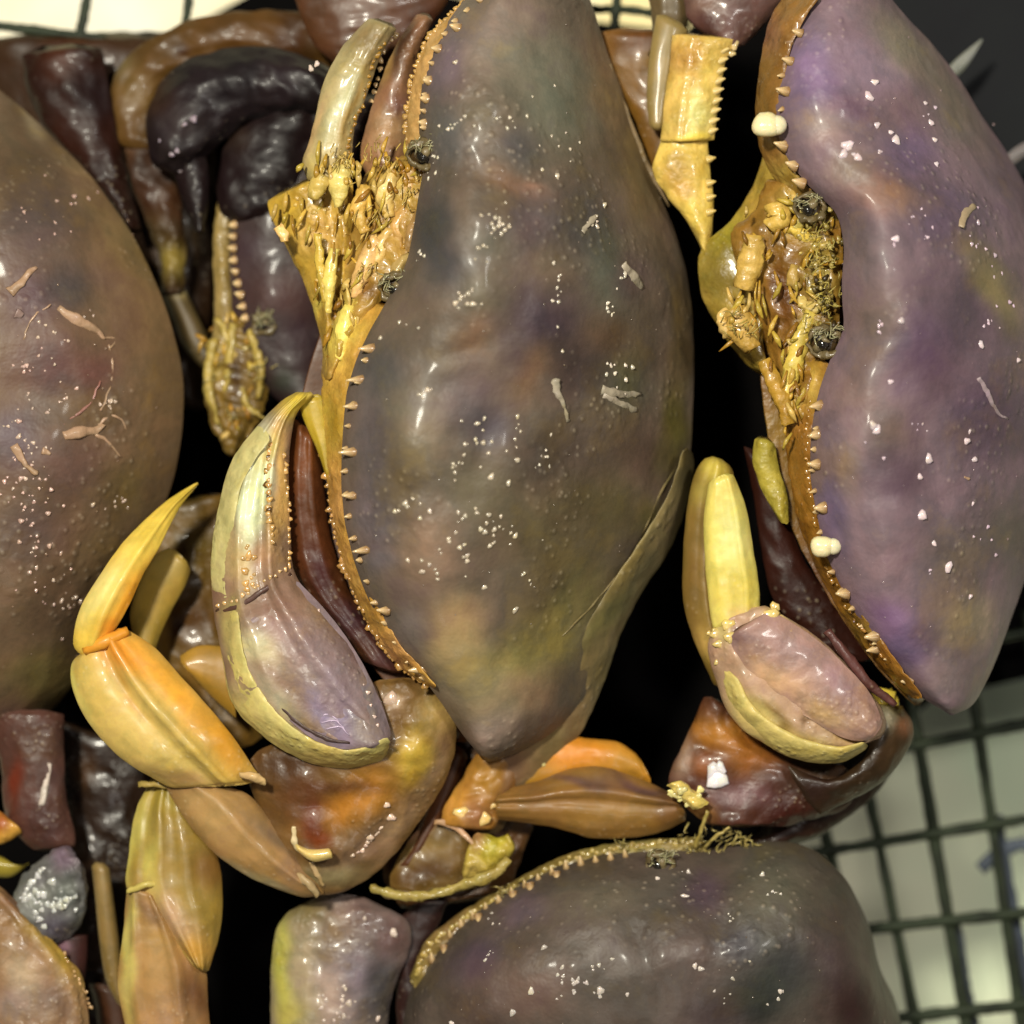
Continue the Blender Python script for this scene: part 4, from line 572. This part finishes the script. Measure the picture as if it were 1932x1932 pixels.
flakes(fB, [(1500, 420, 34, 34), (1530, 500, 26, 50), (1500, 640, 26, 50), (1440, 480, 26, 50), (1410, 610, 20, 26), (1500, 740, 14, 40)], 100, YC, 120)
flakes(fB, [(1555, 470, 16, 40), (1560, 560, 14, 40), (1550, 400, 16, 20)], 60, [(92, 80, 36), (140, 124, 60), (60, 48, 20), (176, 160, 92)], 140, ln=(8, 18), wd=(3, 6))
# upper serrated claw of B
uB = strip('claw', [(1268, 60), (1262, 130), (1252, 200), (1245, 272)], [(1390, 70), (1366, 130), (1356, 200), (1346, 268)], b, (208, 172, 78), [(1290, 110, 40, (190, 140, 62)), (1320, 220, (30, 40, 0), (206, 204, 118)), (1305, 265, (40, 10, 0), (232, 204, 60)), (1270, 240, 24, (190, 160, 70)), (1335, 140, (20, 60, 0), (214, 184, 80))], z=10, H=34, nt=40, nu=20, mat=M_FACE, rough=5, k=1.05, cap=.02, capb=.02, ridges=[(-.3, 8, .12)])
strip('moving_finger', [(1250, 255), (1232, 320), (1258, 370), (1298, 420), (1325, 476)], [(1335, 258), (1340, 320), (1346, 380), (1344, 430), (1334, 478)], uB, (214, 182, 78), [(1290, 350, 30, (178, 132, 44)), (1310, 400, 30, (214, 184, 70)), (1270, 320, 26, (170, 130, 40))], z=0, H=28, nt=36, nu=18, mat=M_FACE, rough=5, k=1.05, cap=.02)
for i, y in enumerate(range(95, 262, 19)):
    x = 1366 - 24 * (y - 95) / 166; P, F = thorn(x - 4, y, 18, 15, -4, 4, 6); link_mesh('claw_tooth', P, F, M_PALE, np.tile(lin((222, 196, 130), .85), (len(P), 1)), uB)
for y in (300, 345, 372, 400): P, F = thorn(1338, y, 12, 13, -3, 4, 5.5); link_mesh('claw_tooth', P, F, M_PALE, np.tile(lin((214, 186, 110), .85), (len(P), 1)), uB)
granules_and_glints(uB, [(1382, 85, 3), (1378, 98, 2)], (232, 205, 150), (3, 5))
strip('walking_leg', [(1240, 20), (1226, 100), (1220, 180), (1226, 245)], [(1300, 50), (1280, 120), (1272, 180), (1254, 248)], b, (150, 126, 68), z=-10, H=18, nt=26, nu=12, k=.8)
strip('walking_leg', [(1130, 50), (1150, 130), (1190, 210), (1240, 340)], [(1330, 60), (1300, 130), (1290, 220), (1300, 360)], b, (126, 84, 20), [(1200, 70, 40, (104, 56, 20)), (1220, 110, 20, (150, 108, 24))], z=-70, H=24, nt=30, nu=14, k=.75, rough=6)
# lower claw of B
pB = strip('claw', [(1355, 1168), (1335, 1220), (1355, 1300), (1385, 1360), (1440, 1402), (1510, 1430), (1580, 1432), (1640, 1400)], [(1440, 1140), (1490, 1168), (1540, 1200), (1590, 1245), (1630, 1290), (1660, 1330), (1672, 1365), (1668, 1390)], b, (176, 140, 112), [
    (1400, 1190, (40, 16, 0), (128, 94, 98)), (1455, 1160, 24, (226, 196, 110)), (1500, 1230, (70, 24, 40), (150, 114, 110)), (1590, 1290, (70, 26, 45), (140, 106, 112)), (1470, 1260, (60, 26, 30), (196, 148, 106)), (1430, 1360, (70, 40, 40), (206, 184, 92)), (1420, 1330, (50, 22, 40), (176, 158, 86)), (1500, 1400, (80, 18, 15), (208, 184, 100)), (1470, 1345, (40, 10, 40), (120, 88, 34)), (1525, 1355, 10, (80, 50, 24)), (1600, 1370, 40, (190, 158, 108)), (1480, 1375, 14, (130, 100, 30)), (1560, 1340, 34, (196, 150, 100)), (1365, 1190, 20, (206, 186, 110))],
    z=[60, 60, 60, 50, 40], zR=[90, 90, 80, 60, 40], H=[30, 44, 50, 50, 40], Hb=50, nt=70, nu=36, cap=.02, capb=.05, mat=M_CLAW, rough=4, rscale=34, k=.95, p=3.0, q=1.8, ridges=[(-.45, 7, .12)], lumps=[(1460, 1350, (40, 10, 38), -10), (1525, 1356, 12, -10)])
strip('palm_plate', [(1368, 1200), (1400, 1262), (1455, 1312), (1520, 1352), (1590, 1392), (1640, 1400)], [(1448, 1148), (1500, 1178), (1548, 1212), (1596, 1256), (1640, 1306), (1668, 1366)], pB, (158, 122, 112), [(1400, 1195, (40, 14, 0), (126, 94, 98)), (1500, 1225, (70, 22, 40), (152, 118, 118)), (1590, 1290, (60, 24, 45), (146, 112, 120)), (1470, 1280, (60, 20, 30), (200, 156, 112)), (1560, 1350, (50, 20, 30), (196, 158, 108))], z=104, zR=104, H=24, nt=50, nu=26, mat=M_CLAW, rough=3, rscale=40, p=2.2, q=1, k=1.0, lumps=[(1525, 1356, 9, -16), (1460, 1330, (50, 8, 40), -8)])
strip('palm_rim', [(1348, 1250), (1372, 1330), (1428, 1392), (1500, 1432), (1580, 1440), (1640, 1412)], [(1390, 1275), (1420, 1330), (1465, 1368), (1520, 1395), (1580, 1408), (1632, 1398)], pB, (206, 186, 100), z=60, zR=105, H=18, nt=50, nu=14, mat=M_CLAW, rough=4, k=.95)
granules_and_glints(pB, [(1452, 1160, 3.6), (1462, 1150, 2.6), (1372, 1180, 2.4), (1352, 1195, 2), (1375, 1205, 2), (1358, 1215, 2)] + cluster(1360, 1200, 12, 22, 8), (232, 204, 130), (4, 6), name='claw_teeth')
strip('fixed_finger', [(1335, 858), (1312, 890), (1296, 960), (1288, 1060), (1290, 1140), (1310, 1210), (1350, 1300)], [(1372, 870), (1385, 900), (1370, 960), (1365, 1060), (1370, 1140), (1375, 1200), (1385, 1290)], pB, (130, 102, 36), [(1340, 880, (26, 34, 0), (204, 186, 62)), (1310, 1100, (20, 120, 0), (118, 88, 34)), (1335, 1220, 30, (184, 148, 68)), (1318, 930, 24, (160, 140, 50))], z=30, H=32, nt=50, nu=18, k=.9, rough=2, cap=.03, ridges=[(.1, 8, .2)])
strip('moving_finger', [(1338, 905), (1328, 980), (1330, 1060), (1336, 1130), (1345, 1190)], [(1382, 888), (1408, 960), (1422, 1040), (1433, 1110), (1432, 1175)], pB, (222, 206, 92), [(1370, 920, 24, (232, 206, 100)), (1385, 1010, (30, 70, 0), (218, 214, 126)), (1380, 1110, (34, 40, 0), (214, 190, 70)), (1395, 1155, 20, (214, 176, 96))], z=70, H=30, nt=44, nu=24, k=.92, rough=3, rscale=40, cap=.04, capb=.01, p=3.2, ridges=[(.5, 7, .14)])
tube('arm_edge', [(1560, 1190, 90), (1600, 1240, 95), (1640, 1290, 90), (1690, 1330, 80)], [8, 10, 10, 6], pB, (98, 56, 52), M_CLAW, rough=4)
granules_and_glints(pB, [(1612, 1300, 3.6), (1625, 1312, 2.8), (1640, 1322, 2), (1600, 1290, 2)], (236, 214, 220), (3, 4.5))
wB = strip('claw_wrist', [(1630, 1330), (1640, 1400), (1620, 1440), (1560, 1470), (1480, 1440)], [(1700, 1325), (1722, 1370), (1715, 1410), (1660, 1480), (1540, 1540)], b, (74, 52, 26), [(1670, 1318, 22, (214, 186, 66)), (1655, 1360, 24, (176, 168, 138)), (1700, 1370, 20, (150, 96, 60)), (1620, 1450, 50, (52, 34, 12)), (1540, 1480, 50, (50, 26, 18))], z=30, zR=0, H=30, nt=40, nu=18, mat=M_CLAW, rough=5, k=.65)
granules_and_glints(wB, [(1665, 1318, 5), (1678, 1325, 4)], (222, 196, 80), (4, 5))
arm = strip('claw_arm', [(1330, 1310), (1290, 1400), (1260, 1470), (1290, 1520), (1340, 1560)], [(1380, 1330), (1480, 1420), (1600, 1450), (1600, 1520), (1480, 1560)], b, (84, 44, 30), [(1370, 1390, (70, 40, 20), (190, 120, 24)), (1420, 1420, 40, (166, 96, 26)), (1290, 1430, (16, 50, 15), (160, 126, 104)), (1320, 1450, 20, (150, 82, 26)), (1400, 1500, (60, 22, 0), (118, 78, 84)), (1550, 1480, 70, (62, 42, 18)), (1480, 1540, 50, (70, 22, 14)), (1320, 1530, 26, (190, 130, 60))], z=-20, zR=-50, H=54, nt=50, nu=30, mat=M_CLAW, rough=9, rscale=40, k=.85)
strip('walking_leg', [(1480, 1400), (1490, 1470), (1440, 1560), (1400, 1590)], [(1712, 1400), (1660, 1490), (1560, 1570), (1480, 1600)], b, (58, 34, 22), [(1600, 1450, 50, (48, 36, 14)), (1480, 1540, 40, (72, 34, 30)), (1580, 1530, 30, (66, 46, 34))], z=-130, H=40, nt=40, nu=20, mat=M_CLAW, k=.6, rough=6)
granules_and_glints(arm, [(1348, 1455, 5), (1352, 1468, 4.6), (1358, 1448, 3)], (244, 240, 246), (3.5, 4.5), jit=2, name='painted_highlights')  # near-white opaque beads in place of wet highlights
j = strip('joint_condyle', [(1255, 1478), (1275, 1500), (1310, 1530)], [(1285, 1470), (1320, 1500), (1340, 1515)], arm, (224, 196, 96), z=40, H=20, nt=18, nu=12, mat=M_PALE, rough=8, rscale=16)
granules_and_glints(j, cluster(1295, 1500, 20, 10, 10), (236, 222, 150), (5, 8))

# ================================================================== CRAB D (bottom)
d = thing('crab', 1230, 1850, -60, 'dark grey brown crab at the bottom of the frame, rounded shell with bristly upper edge', 'crab', CR)
D_top = [(745, 2030), (765, 1900), (795, 1825), (845, 1758), (905, 1708), (970, 1668), (1050, 1632), (1140, 1608), (1250, 1598), (1330, 1602), (1400, 1592), (1480, 1588), (1545, 1610), (1600, 1665), (1640, 1750), (1662, 1830), (1690, 1890), (1715, 1990)]
D_bot = [(780, 2130), (850, 2250), (950, 2350), (1080, 2420), (1230, 2450), (1380, 2420), (1500, 2350), (1600, 2250), (1680, 2130), (1712, 2010)]
shD = strip('carapace', D_top, D_bot, d, (88, 76, 68), [(900, 1810, (60, 40, -40), (82, 64, 82)), (990, 1720, (50, 30, -30), (98, 80, 94)), (1130, 1700, (90, 40, 0), (106, 98, 84)), (1000, 1860, 70, (106, 82, 72)), (900, 1900, 60, (92, 70, 62)), (1250, 1680, 50, (84, 78, 72)), (1330, 1690, 40, (78, 60, 78)), (1460, 1680, 80, (92, 90, 76)), (1300, 1800, 80, (92, 76, 72)), (1180, 1900, 80, (80, 68, 60)), (1400, 1780, 40, (72, 66, 76)), (1480, 1830, 80, (50, 58, 54)), (1420, 1900, 60, (38, 44, 42)), (1570, 1800, (50, 80, -20), (72, 58, 58)), (1600, 1900, (60, 60, 0), (50, 26, 26)), (1560, 1700, 50, (78, 72, 62)), (1340, 1920, 60, (76, 60, 62)), (1600, 1730, 34, (80, 62, 58))],
    z=[-120, -80, -60, -50, -50, -50, -60, -90, -140], zR=-200, H=[60, 160, 220, 250, 260, 250, 220, 160, 50], Hb=60, p=2.8, q=1.1, skew=-.2, nt=130, nu=80, cap=.03, mat=M_SHELL, under=(150, 110, 50), rough=5, rscale=80, k=.85,
    lumps=[(1130, 1700, 70, 10), (980, 1840, 80, 10), (1300, 1790, 60, 14), (1450, 1700, 70, 14), (1360, 1760, (20, 80, 20), -12), (1210, 1790, (20, 70, -20), -10), (1060, 1780, (60, 14, 20), -8)])
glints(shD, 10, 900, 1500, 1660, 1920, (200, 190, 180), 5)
granules_and_glints(shD, cluster(1100, 1868, 30, 10, 12) + cluster(1085, 1855, 12, 6, 6) + [(1002, 1868, 2), (1132, 1868, 2), (1293, 1692, 2.2), (968, 1913, 1.6), (1310, 1820, 1.6), (1322, 1826, 1.4), (850, 1932, 2), (1026, 1788, 1.4), (830, 1770, 2), (1240, 1660, 1.6), (1300, 1650, 1.4)], (208, 196, 190), (3, 4.6))
granules_and_glints(shD, [(random.uniform(820, 1600), random.uniform(1640, 1960), random.uniform(.5, 1)) for _ in range(70)], (116, 102, 92), (1.3, 2.8), sink=.1, name='fine_granules')
teeth(shD, [(806, 1820), (838, 1790), (902, 1730), (968, 1688), (1000, 1672), (1050, 1650)], (3, 16), r=6)
teeth(shD, along([(800, 1835), (850, 1765), (940, 1700), (1060, 1640), (1180, 1615)], 16), (-2, -12), r=5)
rD = strip('shell_rim', [(770, 1850), (800, 1780), (850, 1735), (920, 1690), (990, 1650), (1070, 1612), (1150, 1592), (1250, 1582), (1330, 1580)], [(800, 1880), (825, 1810), (870, 1765), (935, 1718), (1000, 1680), (1080, 1642), (1160, 1622), (1250, 1612), (1335, 1610)], d, (140, 118, 56), [(1200, 1598, (90, 20, 0), (160, 146, 80)), (850, 1750, 60, (136, 104, 56))], z=-62, zR=-40, H=14, Hb=30, nt=70, nu=10, mat=M_FACE, rough=9, rscale=16, k=.8)
granules_and_glints(rD, along([(780, 1850), (810, 1790), (860, 1745), (930, 1700), (1000, 1660), (1080, 1620), (1160, 1602), (1250, 1592), (1330, 1592)], 60), (176, 152, 84), (4, 8), name='rim_granules')
bristles('edge_bristles', [(1330, 1585, 22), (1290, 1590, 18), (1370, 1580, 16), (1400, 1595, 12), (1180, 1600, 14), (960, 1680, 10)], rD, (188, 168, 100), n=90, ln=(8, 22), r=1.8, z=-34)
tube('antenna', [(1310, 1600, -20), (1325, 1560, 10), (1335, 1530, 25)], [5, 4, 3], d, (176, 156, 76), M_FACE, rough=3)
tube('antenna', [(1330, 1598, -20), (1352, 1578, 5), (1378, 1560, 15)], [4, 4, 2.5], d, (180, 160, 84), M_FACE, rough=3)
eye(d, 1245, 1630, 20, 20, 1.2)
cD = strip('claw', [(585, 1685), (530, 1735), (514, 1800), (510, 1870), (515, 2050)], [(700, 1690), (770, 1740), (770, 1800), (740, 1880), (720, 2050)], d, (128, 110, 106), [(535, 1830, (24, 130, 0), (190, 186, 62)), (580, 1830, (30, 120, 0), (170, 152, 116)), (640, 1740, 34, (150, 124, 100)), (680, 1730, 40, (112, 84, 80)), (670, 1840, 50, (130, 116, 130)), (620, 1880, (24, 60, 0), (176, 150, 136)), (720, 1870, (40, 80, 0), (62, 62, 68)), (540, 1920, 34, (180, 168, 70)), (740, 1770, 40, (92, 62, 60)), (575, 1720, 40, (112, 96, 44))], z=-70, H=[30, 56, 62, 60], Hb=40, nt=60, nu=34, mat=M_CLAW, rough=6, rscale=34, k=.85, cap=.22, capb=.02, p=2.4, q=1.3, lumps=[(600, 1850, (6, 120, 3), -14), (640, 1860, (14, 60, 0), 8)])
granules_and_glints(cD, cluster(640, 1900, 22, 24, 18) + [(740, 1762, 2.4), (690, 1735, 1.5), (660, 1890, 1.8), (710, 1920, 2)], (220, 200, 190), (2.6, 5))
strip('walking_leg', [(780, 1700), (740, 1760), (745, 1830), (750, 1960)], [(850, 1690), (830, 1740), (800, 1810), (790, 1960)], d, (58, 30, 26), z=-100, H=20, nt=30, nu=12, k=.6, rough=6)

# ================================================================== CRAB F (lower left corner)
f = thing('crab', 60, 1750, -100, 'crab in the lower left corner showing a yellow rimmed claw and grey sparkling wrist', 'crab', CR)
cf = strip('claw', [(-120, 1640), (-100, 1760), (-60, 1900), (-20, 2050)], [(-40, 1640), (20, 1690), (75, 1745), (125, 1805), (160, 1860), (178, 2050)], f, (150, 112, 76), [(110, 1800, (24, 90, -42), (196, 160, 50)), (40, 1700, 30, (112, 72, 40)), (50, 1850, (30, 60, -30), (190, 164, 130)), (100, 1890, 40, (128, 102, 90)), (155, 1900, (14, 70, -15), (170, 130, 84)), (30, 1900, 40, (150, 128, 120))], z=-40, H=60, nt=50, nu=30, mat=M_CLAW, k=.85, rough=5, ridges=[(.8, 8, .08)], cap=.1)
granules_and_glints(cf, along([(120, 1800), (150, 1850), (170, 1900)], 12), (214, 170, 120), (2, 4), name='claw_teeth')
wr = strip('claw_wrist', [(20, 1700), (45, 1650), (85, 1612), (118, 1595), (140, 1605)], [(60, 1790), (110, 1780), (150, 1750), (165, 1700), (160, 1640)], f, (92, 92, 92), [(125, 1620, 26, (132, 106, 128)), (70, 1700, 34, (130, 134, 128)), (130, 1680, 30, (106, 112, 108)), (110, 1760, 34, (84, 74, 92))], z=-60, H=46, nt=40, nu=26, mat=M_SHELL, k=.9, rough=12, rscale=20)
granules_and_glints(wr, cluster(80, 1700, 26, 22, 26) + cluster(125, 1705, 12, 10, 8) + along([(45, 1700), (60, 1665), (85, 1640)], 7), (205, 206, 206), (4, 8))
strip('walking_leg', [(80, 1770), (95, 1810), (120, 1850)], [(165, 1760), (165, 1800), (160, 1850)], f, (66, 32, 30), [(115, 1790, 12, (150, 110, 130))], z=-90, H=26, nt=20, nu=14, k=.7)
strip('walking_leg', [(165, 1850), (180, 1900), (190, 2000)], [(240, 1870), (250, 1920), (260, 2000)], f, (78, 40, 14), z=-170, H=26, nt=20, nu=14, k=.7)

# ================================================================== CRAB G (left, under crab C)
g = thing('crab', 60, 1480, -150, 'reddish brown crab limb crushed beneath the left crab, orange joint at the frame edge', 'crab', CR)
lgG = strip('walking_leg', [(-30, 1340), (0, 1440), (10, 1540), (50, 1610)], [(120, 1340), (122, 1430), (128, 1520), (160, 1600)], g, (94, 58, 48), [(80, 1400, 40, (98, 70, 60)), (100, 1470, 30, (82, 58, 54)), (80, 1560, 40, (82, 48, 44)), (30, 1480, (14, 50, 0), (120, 40, 12))], z=-90, cap=.02, capb=.3, H=40, nt=40, nu=24, mat=M_CLAW, k=.75, rough=5)
scar(lgG, [(93, 1440), (86, 1480), (78, 1520)], [4, 6, 7], (205, 190, 180), 'leg_spine_or_glint', 2)  # pale tube painted as the highlight along this leg
strip('leg_joint', [(-30, 1520), (0, 1530), (30, 1555)], [(-30, 1600), (10, 1590), (45, 1570)], lgG, (206, 150, 50), [(0, 1540, 20, (170, 70, 20))], z=-70, H=22, nt=18, nu=14, mat=M_FACE, rough=6)
strip('walking_leg', [(-40, 1600), (10, 1620), (30, 1640)], [(-30, 1650), (20, 1655), (60, 1625)], g, (160, 142, 40), z=-110, H=20, nt=18, nu=12, k=.8)
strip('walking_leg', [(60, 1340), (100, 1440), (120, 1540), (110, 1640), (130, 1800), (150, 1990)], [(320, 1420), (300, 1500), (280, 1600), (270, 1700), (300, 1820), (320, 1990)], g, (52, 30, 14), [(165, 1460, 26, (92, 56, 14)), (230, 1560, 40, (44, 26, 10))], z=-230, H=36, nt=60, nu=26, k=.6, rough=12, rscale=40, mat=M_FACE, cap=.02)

# ================================================================== CRAB H (top, behind crab A) and CRAB K (top, between A and B)
h = thing('crab', 650, 10, -180, 'brown crab at the top edge, its blurred leg behind the centre crab', 'crab', CR)
strip('walking_leg', [(540, -60), (560, 10), (590, 80), (640, 130)], [(860, -90), (850, -10), (800, 70), (760, 130)], h, (92, 54, 30), [(700, 20, 60, (104, 66, 46)), (600, 40, 50, (84, 46, 14)), (800, 40, 40, (76, 34, 18))], z=-110, H=44, nt=40, nu=22, k=.75, rough=6, mat=M_HORN)
kx = thing('crab', 1340, 10, -150, 'maroon crab fragment at the top edge between the centre and the purple crab', 'crab', CR)
strip('claw', [(1275, -80), (1290, 0), (1300, 40), (1350, 82)], [(1500, -80), (1480, 0), (1440, 50), (1400, 90)], kx, (104, 70, 64), [(1330, 10, 30, (124, 94, 80)), (1330, 45, 26, (72, 34, 28)), (1400, 20, 40, (98, 66, 60))], z=-20, H=44, nt=36, nu=20, mat=M_CLAW, k=.8, rough=5)
strip('walking_leg', [(1190, -90), (1220, -20), (1230, 60), (1215, 110)], [(1290, -80), (1310, -10), (1290, 60), (1262, 120)], kx, (100, 82, 50), z=-60, H=30, nt=30, nu=16, k=.75, rough=4)
